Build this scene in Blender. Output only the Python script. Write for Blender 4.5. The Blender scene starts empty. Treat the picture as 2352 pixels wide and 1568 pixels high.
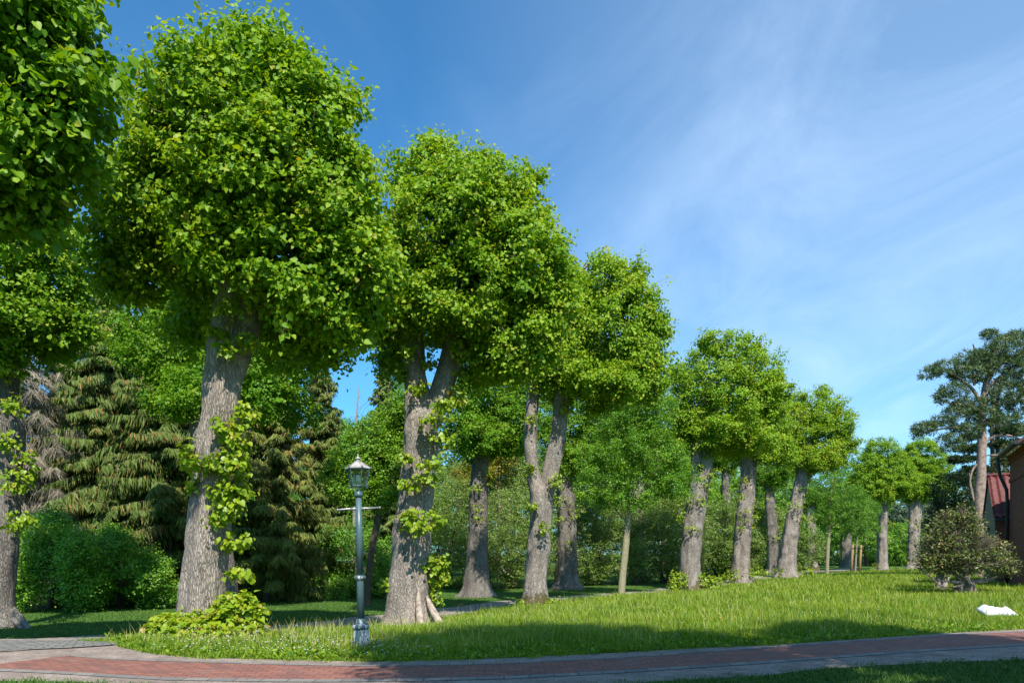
import bpy, math, random
import numpy as np
from mathutils import Vector, noise

R = np.random.default_rng(7)
random.seed(7)
F = 1568.0; HZ = 1270.0; EYE = 1.6
sc = bpy.context.scene
COL = sc.collection

def P3(px, py, Y):
    return np.array([(px - 1176) / F * Y, Y, EYE + (HZ - py) / F * Y])

def sstep(a, b, x):
    t = np.clip((x - a) / (b - a), 0, 1)
    return t * t * (3 - 2 * t)

ROWX = np.array([-60, -14, -9.6, -6.35, -2.83, .86, 9.8, 21, 39, 80, 200.])
ROWY = np.array([-40, 4, 9.4, 14.2, 19.2, 25.9, 37, 52, 72, 115, 240.])
def rowd(x, y):
    return (y - np.interp(x, ROWX, ROWY)) * 0.62
def gh(x, y):
    x = np.asarray(x, float); y = np.asarray(y, float)
    d = rowd(x, y)
    amp = .45 * sstep(11.5, 19, y) * (1 - .45 * sstep(38, 60, y))
    z = -amp * sstep(-7.0, 1.0, d)
    z = z + .05 * np.sin(x * .31 + 1) * np.sin(y * .27) * sstep(14, 22, y)
    return z

# ------------------------------------------------------------------ objects
def tag(o, label=None, cat=None, group=None, kind=None):
    if label: o['label'] = label
    if cat: o['category'] = cat
    if group: o['group'] = group
    if kind: o['kind'] = kind
    return o
def empty(name, loc, label, cat, group=None):
    o = bpy.data.objects.new(name, None); COL.objects.link(o)
    o.location = [float(v) for v in loc]; o.empty_display_size = .3
    return tag(o, label, cat, group)
def link(name, me, mat, parent=None):
    o = bpy.data.objects.new(name, me); COL.objects.link(o)
    if mat is not None and len(me.materials) == 0: me.materials.append(mat)
    if parent is not None: o.parent = parent
    return o
def npmesh(name, V, Fa, smooth=False, attrs=None, uv=None):
    """V (n,3), Fa (m,k)"""
    V = np.ascontiguousarray(V, np.float32); Fa = np.ascontiguousarray(Fa, np.int32)
    me = bpy.data.meshes.new(name)
    m, k = Fa.shape
    me.vertices.add(len(V)); me.vertices.foreach_set('co', V.ravel())
    me.loops.add(m * k); me.loops.foreach_set('vertex_index', Fa.ravel())
    me.polygons.add(m); me.polygons.foreach_set('loop_start', np.arange(0, m * k, k, dtype=np.int32))
    me.polygons.foreach_set('loop_total', np.full(m, k, np.int32))
    if smooth: me.polygons.foreach_set('use_smooth', np.ones(m, bool))
    for an, av in (attrs or {}).items():
        a = me.attributes.new(an, 'FLOAT', 'POINT'); a.data.foreach_set('value', np.ascontiguousarray(av, np.float32))
    if uv is not None:
        l = me.uv_layers.new(name='UVMap'); l.data.foreach_set('uv', np.ascontiguousarray(uv[Fa.ravel()], np.float32).ravel())
    me.update(); me.validate()
    return me

class MB:
    """collects polygons of mixed size into one mesh"""
    def __init__(s): s.v = []; s.f = []
    def add(s, vs, fs):
        o = len(s.v); s.v += [tuple(map(float, v)) for v in vs]; s.f += [tuple(i + o for i in f) for f in fs]
    def box(s, c, h, ax=None):
        ax = ax or ((1, 0, 0), (0, 1, 0), (0, 0, 1))
        A = np.array(ax, float); c = np.array(c, float)
        vs = [c + sx * h[0] * A[0] + sy * h[1] * A[1] + sz * h[2] * A[2] for sx in (-1, 1) for sy in (-1, 1) for sz in (-1, 1)]
        s.add(vs, [(0, 1, 3, 2), (4, 6, 7, 5), (0, 4, 5, 1), (2, 3, 7, 6), (0, 2, 6, 4), (1, 5, 7, 3)])
    def tube(s, pts, rads, n=8, cap=True):
        pts = [np.array(p, float) for p in pts]; o = len(s.v); m = len(pts)
        up = None
        for i, p in enumerate(pts):
            t = pts[min(i + 1, m - 1)] - pts[max(i - 1, 0)]; t /= (np.linalg.norm(t) + 1e-9)
            if up is None:
                up = np.array([1, 0, 0.]) if abs(t[0]) < .8 else np.array([0, 1, 0.])
            a = up - t * up.dot(t); a /= np.linalg.norm(a); up = a; b = np.cross(t, a)
            for k in range(n):
                an = 2 * math.pi * k / n
                s.v.append(tuple(p + rads[i] * (math.cos(an) * a + math.sin(an) * b)))
        for i in range(m - 1):
            for k in range(n):
                k2 = (k + 1) % n
                s.f.append((o + i * n + k, o + i * n + k2, o + (i + 1) * n + k2, o + (i + 1) * n + k))
        if cap:
            s.f.append(tuple(o + k for k in range(n))[::-1]); s.f.append(tuple(o + (m - 1) * n + k for k in range(n)))
    def lathe(s, prof, n=16, c=(0, 0, 0), rot=0, flute=0, fl_n=0):
        o = len(s.v); m = len(prof)
        for (r, z) in prof:
            for k in range(n):
                an = 2 * math.pi * k / n + rot
                rr = r * (1 - flute * (0.5 + .5 * math.cos(fl_n * an))) if fl_n else r
                s.v.append((c[0] + rr * math.cos(an), c[1] + rr * math.sin(an), c[2] + z))
        for i in range(m - 1):
            for k in range(n):
                k2 = (k + 1) % n
                s.f.append((o + i * n + k, o + i * n + k2, o + (i + 1) * n + k2, o + (i + 1) * n + k))
        s.f.append(tuple(o + k for k in range(n))[::-1]); s.f.append(tuple(o + (m - 1) * n + k for k in range(n)))
    def build(s, name, mat, parent=None, smooth=False):
        me = bpy.data.meshes.new(name); me.from_pydata(s.v, [], s.f)
        if smooth: me.polygons.foreach_set('use_smooth', [len(p.vertices) <= 4 for p in me.polygons])
        me.update()
        return link(name, me, mat, parent)

# ------------------------------------------------------------------ materials
def newmat(name):
    m = bpy.data.materials.new(name); m.use_nodes = True
    nt = m.node_tree; nt.nodes.clear()
    out = nt.nodes.new('ShaderNodeOutputMaterial'); b = nt.nodes.new('ShaderNodeBsdfPrincipled')
    nt.links.new(b.outputs[0], out.inputs[0])
    return m, nt, b, out
def ramp(nt, stops):
    r = nt.nodes.new('ShaderNodeValToRGB'); e = r.color_ramp.elements
    while len(e) < len(stops): e.new(.5)
    for i, (p, c) in enumerate(stops):
        e[i].position = p; e[i].color = (*c, 1)
    return r
def nz(nt, scale, detail=4, rough=.6, vec=None, dist=0):
    n = nt.nodes.new('ShaderNodeTexNoise'); n.inputs['Scale'].default_value = scale
    n.inputs['Detail'].default_value = detail; n.inputs['Roughness'].default_value = rough
    n.inputs['Distortion'].default_value = dist
    if vec is not None: nt.links.new(vec, n.inputs['Vector'])
    return n
def mapping(nt, scale, coord='Object'):
    t = nt.nodes.new('ShaderNodeTexCoord'); mp = nt.nodes.new('ShaderNodeMapping')
    mp.inputs['Scale'].default_value = scale; nt.links.new(t.outputs[coord], mp.inputs[0])
    return mp.outputs[0]
def mixc(nt, fac, a, b, typ='MIX'):
    m = nt.nodes.new('ShaderNodeMix'); m.data_type = 'RGBA'; m.blend_type = typ
    for s, v in ((0, fac), (6, a), (7, b)):
        if hasattr(v, 'is_output'): nt.links.new(v, m.inputs[s])
        else: m.inputs[s].default_value = v if s == 0 else (*v, 1)
    return m.outputs[2]
def mth(nt, op, a, b=None, clamp=False):
    m = nt.nodes.new('ShaderNodeMath'); m.operation = op; m.use_clamp = clamp
    for i, v in enumerate((a, b)):
        if v is None: continue
        if hasattr(v, 'is_output'): nt.links.new(v, m.inputs[i])
        else: m.inputs[i].default_value = v
    return m.outputs[0]
def bump(nt, b, h, strength=.5, dist=.02):
    bp = nt.nodes.new('ShaderNodeBump'); bp.inputs['Strength'].default_value = strength
    bp.inputs['Distance'].default_value = dist; nt.links.new(h, bp.inputs['Height']); nt.links.new(bp.outputs[0], b.inputs['Normal'])

def leafmat(name, stops, trans=.35, rough=.42, spec=.4, tcol=(1.25, 1.15, .35)):
    m, nt, b, out = newmat(name)
    at = nt.nodes.new('ShaderNodeAttribute'); at.attribute_name = 'tint'
    r = ramp(nt, stops); nt.links.new(at.outputs['Fac'], r.inputs[0])
    nt.links.new(r.outputs[0], b.inputs['Base Color'])
    b.inputs['Roughness'].default_value = rough; b.inputs['Specular IOR Level'].default_value = spec
    if trans > 0:
        t = nt.nodes.new('ShaderNodeBsdfTranslucent')
        nt.links.new(mixc(nt, 1.0, r.outputs[0], tcol, 'MULTIPLY'), t.inputs[0])
        mx = nt.nodes.new('ShaderNodeMixShader'); mx.inputs[0].default_value = trans
        nt.links.new(b.outputs[0], mx.inputs[1]); nt.links.new(t.outputs[0], mx.inputs[2]); nt.links.new(mx.outputs[0], out.inputs[0])
    return m
def barkmat(name, dark, light, sc_=(30, 30, 5.0), bstr=.9, moss=0.0, patch=(.42, .42, .38)):
    m, nt, b, out = newmat(name)
    v = mapping(nt, sc_)
    n0 = nz(nt, .8, 3, .6, v)
    add = nt.nodes.new('ShaderNodeVectorMath'); add.operation = 'ADD'
    nt.links.new(v, add.inputs[0]); nt.links.new(n0.outputs['Color'], add.inputs[1])
    vo = nt.nodes.new('ShaderNodeTexVoronoi'); vo.feature = 'DISTANCE_TO_EDGE'; vo.inputs['Scale'].default_value = 1.0
    nt.links.new(add.outputs[0], vo.inputs['Vector'])
    cr = ramp(nt, [(0, (0, 0, 0)), (.22, (1, 1, 1))]); nt.links.new(vo.outputs['Distance'], cr.inputs[0])
    v2 = mapping(nt, (4, 4, .9)); n1 = nz(nt, 1.2, 6, .7, v2)
    n2 = nz(nt, 22, 5, .7, mapping(nt, (3, 3, 1)))
    mid = tuple(.55 * a + .45 * b_ for a, b_ in zip(dark, light))
    base = ramp(nt, [(.36, mid), (.60, light)]); nt.links.new(n1.outputs[0], base.inputs[0])
    c = mixc(nt, mth(nt, 'MULTIPLY_ADD', cr.outputs[0], .62), base.outputs[0], base.outputs[0])
    fis = mth(nt, 'SUBTRACT', 1.0, cr.outputs[0]); fis = mth(nt, 'MULTIPLY', fis, .6)
    c = mixc(nt, fis, base.outputs[0], dark)
    sp = ramp(nt, [(.35, (0.7, .7, .7)), (.7, (1.2, 1.2, 1.2))]); nt.links.new(n2.outputs[0], sp.inputs[0])
    c = mixc(nt, .8, c, sp.outputs[0], 'MULTIPLY')
    lich = nz(nt, 1.6, 5, .65, mapping(nt, (1, 1, .6))); lr = ramp(nt, [(.55, (0, 0, 0)), (.68, (1, 1, 1))]); nt.links.new(lich.outputs[0], lr.inputs[0])
    c = mixc(nt, mth(nt, 'MULTIPLY', lr.outputs[0], .45), c, patch)
    # moss grows on the foot of the trunk in patches
    g = nt.nodes.new('ShaderNodeTexCoord'); sx = nt.nodes.new('ShaderNodeSeparateXYZ'); nt.links.new(g.outputs['Object'], sx.inputs[0])
    hz = mth(nt, 'MULTIPLY', sx.outputs[2], -.55); ms = nz(nt, 2.3, 6, .75, mapping(nt, (1, 1, .8)))
    mm = mth(nt, 'ADD', mth(nt, 'MULTIPLY', ms.outputs[0], 1.7), hz); mm = mth(nt, 'ADD', mm, moss - 1.0)
    mr = ramp(nt, [(.28, (0, 0, 0)), (.36, (1, 1, 1))]); nt.links.new(mm, mr.inputs[0])
    c = mixc(nt, mth(nt, 'MULTIPLY', mr.outputs[0], .85), c, (.09, .075, .015))
    nt.links.new(c, b.inputs['Base Color']); b.inputs['Roughness'].default_value = .9
    b.inputs['Specular IOR Level'].default_value = .15
    h = mth(nt, 'ADD', mth(nt, 'MULTIPLY', cr.outputs[0], .7), mth(nt, 'MULTIPLY', n2.outputs[0], .5))
    bump(nt, b, h, bstr, .03)
    return m
def simple(name, col, rough=.6, metal=0, spec=.4, var=0, vscale=8, bmp=0, col2=None):
    m, nt, b, out = newmat(name)
    b.inputs['Roughness'].default_value = rough; b.inputs['Metallic'].default_value = metal; b.inputs['Specular IOR Level'].default_value = spec
    n = nz(nt, vscale, 5, .65, mapping(nt, (1, 1, 1)))
    c2 = col2 or tuple(x * (1 - var) for x in col)
    r = ramp(nt, [(.38, c2), (.6, col)]); nt.links.new(n.outputs[0], r.inputs[0])
    nt.links.new(r.outputs[0], b.inputs['Base Color'])
    if bmp: bump(nt, b, n.outputs[0], bmp, .01)
    return m

M = {}
M['lime'] = leafmat('lime_leaf', [(0, (.085, .22, .008)), (.45, (.18, .34, .012)), (.8, (.29, .43, .016)), (.95, (.34, .42, .02)), (1, (.37, .36, .03))], .42, .5, .3)
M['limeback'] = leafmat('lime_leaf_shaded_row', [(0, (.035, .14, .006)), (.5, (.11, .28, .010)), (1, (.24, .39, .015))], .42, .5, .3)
M['shoot'] = leafmat('young_shoot_leaf', [(0, (.08, .21, .008)), (.5, (.21, .34, .012)), (.88, (.32, .39, .016)), (1, (.38, .24, .05))], .36)
M['fresh'] = leafmat('fresh_leaf', [(0, (.04, .15, .008)), (.5, (.12, .29, .012)), (1, (.24, .40, .018))], .35)
M['bush'] = leafmat('bush_leaf', [(0, (.045, .15, .012)), (.5, (.125, .30, .020)), (1, (.26, .43, .035))], .3)
M['willow'] = leafmat('willow_leaf', [(0, (.08, .15, .02)), (.5, (.16, .27, .04)), (.85, (.24, .34, .06)), (1, (.28, .23, .12))], .25)
M['farwood'] = leafmat('far_foliage', [(0, (.07, .12, .022)), (.5, (.14, .21, .045)), (1, (.24, .30, .09))], .2, .6, .1)
M['gold'] = leafmat('golden_leaf', [(0, (.12, .15, .008)), (1, (.32, .27, .01))], .35)
M['silver'] = leafmat('silver_leaf', [(0, (.05, .10, .05)), (.5, (.10, .16, .09)), (1, (.19, .24, .15))], .25)
M['spruce'] = leafmat('spruce_needles', [(0, (.045, .085, .02)), (.5, (.125, .175, .035)), (.85, (.20, .23, .04)), (1, (.24, .16, .05))], .12, .6, .2)
M['spruce_old'] = leafmat('old_spruce_needles', [(0, (.06, .095, .018)), (.5, (.10, .165, .03)), (.85, (.15, .20, .04)), (1, (.28, .16, .05))], .15, .6, .2)
M['deadtwig'] = leafmat('dead_twigs', [(0, (.13, .115, .085)), (1, (.34, .29, .22))], 0, .8, .1)
M['pine'] = leafmat('pine_needles', [(0, (.045, .085, .03)), (.5, (.095, .155, .05)), (1, (.19, .22, .09))], .1, .55, .3)
M['yew'] = leafmat('yew_needles', [(0, (.018, .045, .015)), (.6, (.045, .08, .022)), (1, (.13, .115, .02))], .1, .6, .2)
M['rhodo'] = leafmat('leathery_leaf', [(0, (.04, .08, .015)), (.5, (.11, .15, .03)), (.85, (.22, .22, .045)), (1, (.32, .20, .10))], .18, .4, .4)
M['grass'] = leafmat('grass_blade', [(0, (.05, .16, .009)), (.45, (.18, .30, .013)), (.8, (.31, .40, .022)), (1, (.48, .42, .18))], .32, .5, .3)
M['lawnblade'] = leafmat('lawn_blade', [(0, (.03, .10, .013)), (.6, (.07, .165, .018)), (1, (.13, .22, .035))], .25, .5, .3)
M['bark'] = barkmat('lime_bark', (.075, .058, .045), (.53, .455, .39))
M['barkmoss'] = barkmat('mossy_lime_bark', (.085, .07, .055), (.50, .435, .375), moss=.68)
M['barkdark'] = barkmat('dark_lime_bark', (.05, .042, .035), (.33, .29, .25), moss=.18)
M['youngbark'] = simple('young_bark', (.30, .27, .16), .85, var=.25, vscale=9, bmp=.3)
M['darkbark'] = simple('brown_bark', (.10, .075, .05), .9, var=.4, vscale=9, bmp=.4)
M['palebark'] = simple('weathered_wood', (.30, .27, .22), .85, var=.3, vscale=12, bmp=.3)
M['pinebark'] = simple('pine_bark', (.34, .25, .20), .9, var=.55, vscale=5, bmp=.8)
M['birch'] = simple('birch_bark', (.55, .53, .48), .7, var=.5, vscale=6)
M['stake'] = simple('stake_wood', (.38, .23, .12), .7, var=.2, vscale=10)
M['black'] = simple('black_rubber', (.015, .015, .015), .6)
M['twig'] = simple('bare_twig', (.20, .16, .115), .85, var=.4, vscale=12)

# ------------------------------------------------------------------ trunks
def crom(P, n):
    P = np.array(P, float); m = len(P); out = []
    Q = np.vstack([2 * P[0] - P[1], P, 2 * P[-1] - P[-2]])
    for i in range(m - 1):
        p0, p1, p2, p3 = Q[i:i + 4]
        k = max(2, int(n * (np.linalg.norm(p2[:3] - p1[:3]))))
        for t in np.linspace(0, 1, k, endpoint=False):
            out.append(.5 * ((2 * p1) + (-p0 + p2) * t + (2 * p0 - 5 * p1 + 4 * p2 - p3) * t * t + (-p0 + 3 * p1 - 3 * p2 + p3) * t ** 3))
    out.append(P[-1]); return np.array(out)
def stem(V, Fq, pts, seg=36, per_m=9, rough=.10, flare=0, seed=0, burls=()):
    """pts rows: x y z r. appends to lists"""
    C = crom(pts, per_m); n0 = sum(len(v) for v in V); m = len(C)
    th = np.arange(seg) * 2 * math.pi / seg
    z0 = C[0, 2]; rv = []
    ph = np.random.default_rng(seed).uniform(0, 6.28, 6)
    for i, (x, y, z, r) in enumerate(C):
        t = C[min(i + 1, m - 1), :3] - C[max(i - 1, 0), :3]; t /= np.linalg.norm(t)
        a = np.array([1, 0, 0.]); a -= t * a.dot(t); a /= np.linalg.norm(a); b = np.cross(t, a)
        rad = np.ones(seg)
        tw = z * .15
        rad += rough * (.55 * np.sin(2 * th + ph[0] + tw) + .4 * np.sin(3 * th + ph[1] - tw * 2) + .4 * np.sin(5 * th + ph[2] + tw))
        nzv = np.array([noise.fractal(Vector((math.cos(q) * 1.6 + seed * 7.3, math.sin(q) * 1.6, z * 1.3)), 1.0, 2.0, 4) for q in th])
        rad += rough * 1.1 * nzv
        if flare:
            f = math.exp(-max(z - z0 - .25, 0) / .35)
            rad += flare * f * (.35 + .65 * np.clip(np.sin(4 * th + ph[3]) * .6 + np.sin(7 * th + ph[4]) * .5, 0, 1))
        for (bt, bz, bw, ba) in burls:
            da = np.angle(np.exp(1j * (th - bt)))
            rad += ba * np.exp(-((z - bz) / bw) ** 2 - (da * r / bw) ** 2)
        rv.append(C[i, :3] + r * rad[:, None] * (np.cos(th)[:, None] * a + np.sin(th)[:, None] * b))
    V.append(np.vstack(rv))
    i, k = np.meshgrid(np.arange(m - 1), np.arange(seg), indexing='ij'); k2 = (k + 1) % seg
    Fq.append(np.stack([n0 + i * seg + k, n0 + i * seg + k2, n0 + (i + 1) * seg + k2, n0 + (i + 1) * seg + k], -1).reshape(-1, 4))
def pxstem(pts, Y, z_base=None, lean_y=None):
    """px rows: px py halfwidth_px [dY]"""
    out = []
    for p in pts:
        dy = p[3] if len(p) > 3 else 0
        q = P3(p[0], p[1], Y + dy); out.append([*q, p[2] * Y / F])
    if z_base is not None: out[0][2] = z_base
    return out
def finish_stems(name, V, Fq, root, mat, parent):
    V = np.vstack(V) - np.array(root); Fq = np.vstack(Fq)
    me = npmesh(name, V, Fq, smooth=True)
    return link(name, me, mat, parent)

# ------------------------------------------------------------------ leaves
T_HEART = (np.array([[0, .06, 0], [0, 1.05, 0], [.26, -.07, .08], [.5, .2, .14], [.46, .52, .12], [.2, .84, .03],
                     [-.26, -.07, .08], [-.5, .2, .14], [-.46, .52, .12], [-.2, .84, .03]]),
           np.array([[0, 2, 3], [0, 3, 4], [0, 4, 5], [0, 5, 1], [0, 7, 6], [0, 8, 7], [0, 9, 8], [0, 1, 9]]))
T_FAR = (np.array([[0, 0, 0], [.47, .28, .12], [.28, .78, .06], [0, 1, 0], [-.28, .78, .06], [-.47, .28, .12]]),
         np.array([[0, 1, 2, 3], [0, 3, 4, 5]]))
T_OVAL = (np.array([[0, 0, 0], [.2, .35, .04], [.16, .75, .03], [0, 1, 0], [-.16, .75, .03], [-.2, .35, .04]]),
          np.array([[0, 1, 2, 3], [0, 3, 4, 5]]))
T_NEEDLE = (np.array([[-.5, 0, 0], [.5, 0, 0], [.35, .6, 0], [0, 1, 0], [-.35, .6, 0]]), np.array([[0, 1, 2], [0, 2, 4], [4, 2, 3]]))
T_BLADE = (np.array([[-.5, 0, 0], [.5, 0, 0], [.38, .5, .10], [-.38, .5, .10], [0, 1, .38]]), np.array([[0, 1, 2], [0, 2, 3], [3, 2, 4]]))

def norm(v): return v / (np.linalg.norm(v, axis=-1, keepdims=True) + 1e-9)
def instance(name, P, B, N, S, tint, tm, mat, parent, root, wid=None, smooth=True, droop=0.0):
    """P base points, B long axes, N normals, S sizes; one mesh"""
    tv, tf = tm
    B = norm(B); A = norm(np.cross(B, N)); N = np.cross(A, B)
    w = S if wid is None else wid
    u, v, h = tv[:, 0], tv[:, 1], tv[:, 2]
    hh = h - droop * v * v
    V = (P[:, None, :] + (w[:, None] * u[None])[..., None] * A[:, None] + (S[:, None] * v[None])[..., None] * B[:, None]
         + (S[:, None] * hh[None])[..., None] * N[:, None])
    n, k = len(P), len(tv)
    V = V.reshape(-1, 3) - np.array(root)
    Fa = (tf[None] + (np.arange(n) * k)[:, None, None]).reshape(-1, tf.shape[1])
    me = npmesh(name, V, Fa, smooth=smooth, attrs={'tint': np.repeat(tint, k)})
    return link(name, me, mat, parent)

def rdir(n):
    v = R.normal(size=(n, 3)); return norm(v)
def pxblobs(bl, Y, ydepth=1.0):
    """(px,py,rx,ry[,dY]) -> centre, radii"""
    C, Rr = [], []
    for b in bl:
        dy = b[4] if len(b) > 4 else 0
        C.append(P3(b[0], b[1], Y + dy)); s = (Y + dy) / F
        Rr.append([b[2] * s, .5 * (b[2] + b[3]) * s * ydepth, b[3] * s])
    return np.array(C), np.array(Rr)
def sample_blobs(C, Rr, n, shell=.78, lump=.16, lscale=.9, seed=0):
    """points + outward dirs in a lumpy union of ellipsoids, concentrated near the surface"""
    w = (Rr[:, 0] * Rr[:, 1] * Rr[:, 2]) ** .62; w /= w.sum()
    out_p, out_o = [], []; need = n
    while need > 0:
        m = int(need * 1.6) + 50
        i = R.choice(len(C), m, p=w); d = rdir(m)
        rad = np.where(R.random(m) < shell, R.uniform(.80, 1.0, m), R.uniform(.25, .85, m))
        p = C[i] + d * Rr[i] * rad[:, None]
        # lumps
        k = lscale
        lum = (np.sin(p[:, 0] * 2.1 * k + seed) * np.sin(p[:, 1] * 1.9 * k + 2 * seed) * np.sin(p[:, 2] * 2.3 * k + 1.3)
               + .6 * np.sin(p[:, 0] * 4.3 * k + 1.7 * seed) * np.sin(p[:, 2] * 4.1 * k + .4) * np.sin(p[:, 1] * 3.7 * k))
        p = p + d * Rr[i] * (lump * lum)[:, None]
        # drop points deep inside other blobs
        q = np.linalg.norm((p[:, None] - C[None]) / Rr[None], axis=2).min(1)
        keep = (q > .74) | (R.random(m) < .45)
        p, d = p[keep][:need], norm(d[keep][:need] / Rr[i][keep][:need])
        out_p.append(p); out_o.append(d); need -= len(p)
    return np.vstack(out_p), np.vstack(out_o)

def foliage(name, C, Rr, nleaf, size, mat, parent, root, tm=T_FAR, per=11, tlen=.65, up=.25, hang=.55, shell=.78,
            lump=.16, lscale=.9, tint=(.5, .22), face=(.55, .75), jit=.38, ysun=-.45, seed=0, spread=.16, wscale=1.0, extra=None, droop=.12, zmin=None, clus=0, csz=.5, rim=.04):
    nt_ = max(1, nleaf // per)
    if clus > 1:
        nc = max(1, int(nt_ * .86) // clus)
        qc, oc = sample_blobs(C, Rr, nc, .9, lump, lscale, seed)
        cs = csz * R.uniform(.55, 1.35, nc)
        dirs = norm(rdir(nc * clus).reshape(nc, clus, 3) + oc[:, None] * .55 + np.array([0, 0, .12]))
        dirs[..., 2] *= .75
        q1 = (qc[:, None] + dirs * (cs[:, None] * R.uniform(.25, 1, (nc, clus)))[..., None]).reshape(-1, 3)
        o1 = norm(dirs * .8 + oc[:, None] * .7).reshape(-1, 3)
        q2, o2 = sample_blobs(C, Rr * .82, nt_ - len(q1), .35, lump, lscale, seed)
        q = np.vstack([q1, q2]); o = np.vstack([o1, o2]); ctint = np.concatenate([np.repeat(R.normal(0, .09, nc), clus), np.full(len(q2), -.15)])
    else:
        q, o = sample_blobs(C, Rr, nt_, shell, lump, lscale, seed); ctint = np.zeros(len(q))
    if extra is not None:
        q = np.vstack([q, extra[0]]); o = np.vstack([o, extra[1]]); ctint = np.append(ctint, np.zeros(len(extra[0])))
    nt_ = len(q)
    d = norm(o * .8 + np.array([0, 0, up]) + R.normal(size=(nt_, 3)) * .42)
    L = tlen * R.uniform(.55, 1.25, nt_)
    # a few long shoots at the rim
    lg = R.random(nt_) < rim; L[lg] = L[lg] * 1.55; d[lg] = norm(d[lg] * .6 + o[lg] * .7 + [0, 0, .3])
    lat = norm(np.cross(d, np.array([0, 0, 1.]) + R.normal(size=(nt_, 3)) * .2))
    t = (np.arange(per) + .5)[None] / per + R.normal(size=(nt_, per)) * .05
    side = np.where((np.arange(per) % 2)[None] == 0, 1., -1.) * R.uniform(.4, 1.2, (nt_, per))
    P = q[:, None] + d[:, None] * (L[:, None] * (t - .6))[..., None] + lat[:, None] * (side * spread * size / .13 * .6)[..., None]
    P[..., 2] -= .30 * L[:, None] * t * t * hang * 1.5
    P = P + R.normal(size=P.shape) * size * .35
    B = d[:, None] * .45 + lat[:, None] * side[..., None] * .55 + np.array([0, 0, -hang]) + R.normal(size=P.shape) * .28
    N = o[:, None] * face[0] + np.array([0, ysun * .6, face[1]]) + R.normal(size=P.shape) * jit
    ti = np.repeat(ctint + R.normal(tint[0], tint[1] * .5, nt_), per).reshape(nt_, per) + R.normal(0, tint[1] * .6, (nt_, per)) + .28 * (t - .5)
    S = size * R.uniform(.42, 1.22, (nt_, per)) * (1.15 - .45 * np.clip(t, 0, 1))
    P = P.reshape(-1, 3); B = B.reshape(-1, 3); N = N.reshape(-1, 3); S = S.ravel(); ti = np.clip(ti.ravel(), 0, 1)
    if zmin is not None:
        k = P[:, 2] > zmin; P, B, N, S, ti = P[k], B[k], N[k], S[k], ti[k]
    return instance(name, P, B, N, S, ti, tm, mat, parent, root, wid=S * wscale, droop=droop)

def limbs(V, Fq, start, r0, C, Rr, n, seed):
    """boughs from the trunk head into the crown"""
    g = np.random.default_rng(seed); start = np.array(start)
    for k in range(n):
        i = g.integers(len(C)); d = g.normal(size=3); d /= np.linalg.norm(d); d[2] = abs(d[2]) * .8 - .1
        e = C[i] + d * Rr[i] * .75; s = start + g.normal(size=3) * .15
        mid = s + (e - s) * .45 + np.array([0, 0, .12 * np.linalg.norm(e - s)]) + g.normal(size=3) * .2
        r = r0 * g.uniform(.28, .5)
        stem(V, Fq, [[*s, r], [*mid, r * .6], [*e, r * .18]], 8, 3, .05, 0, seed + k)

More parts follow.
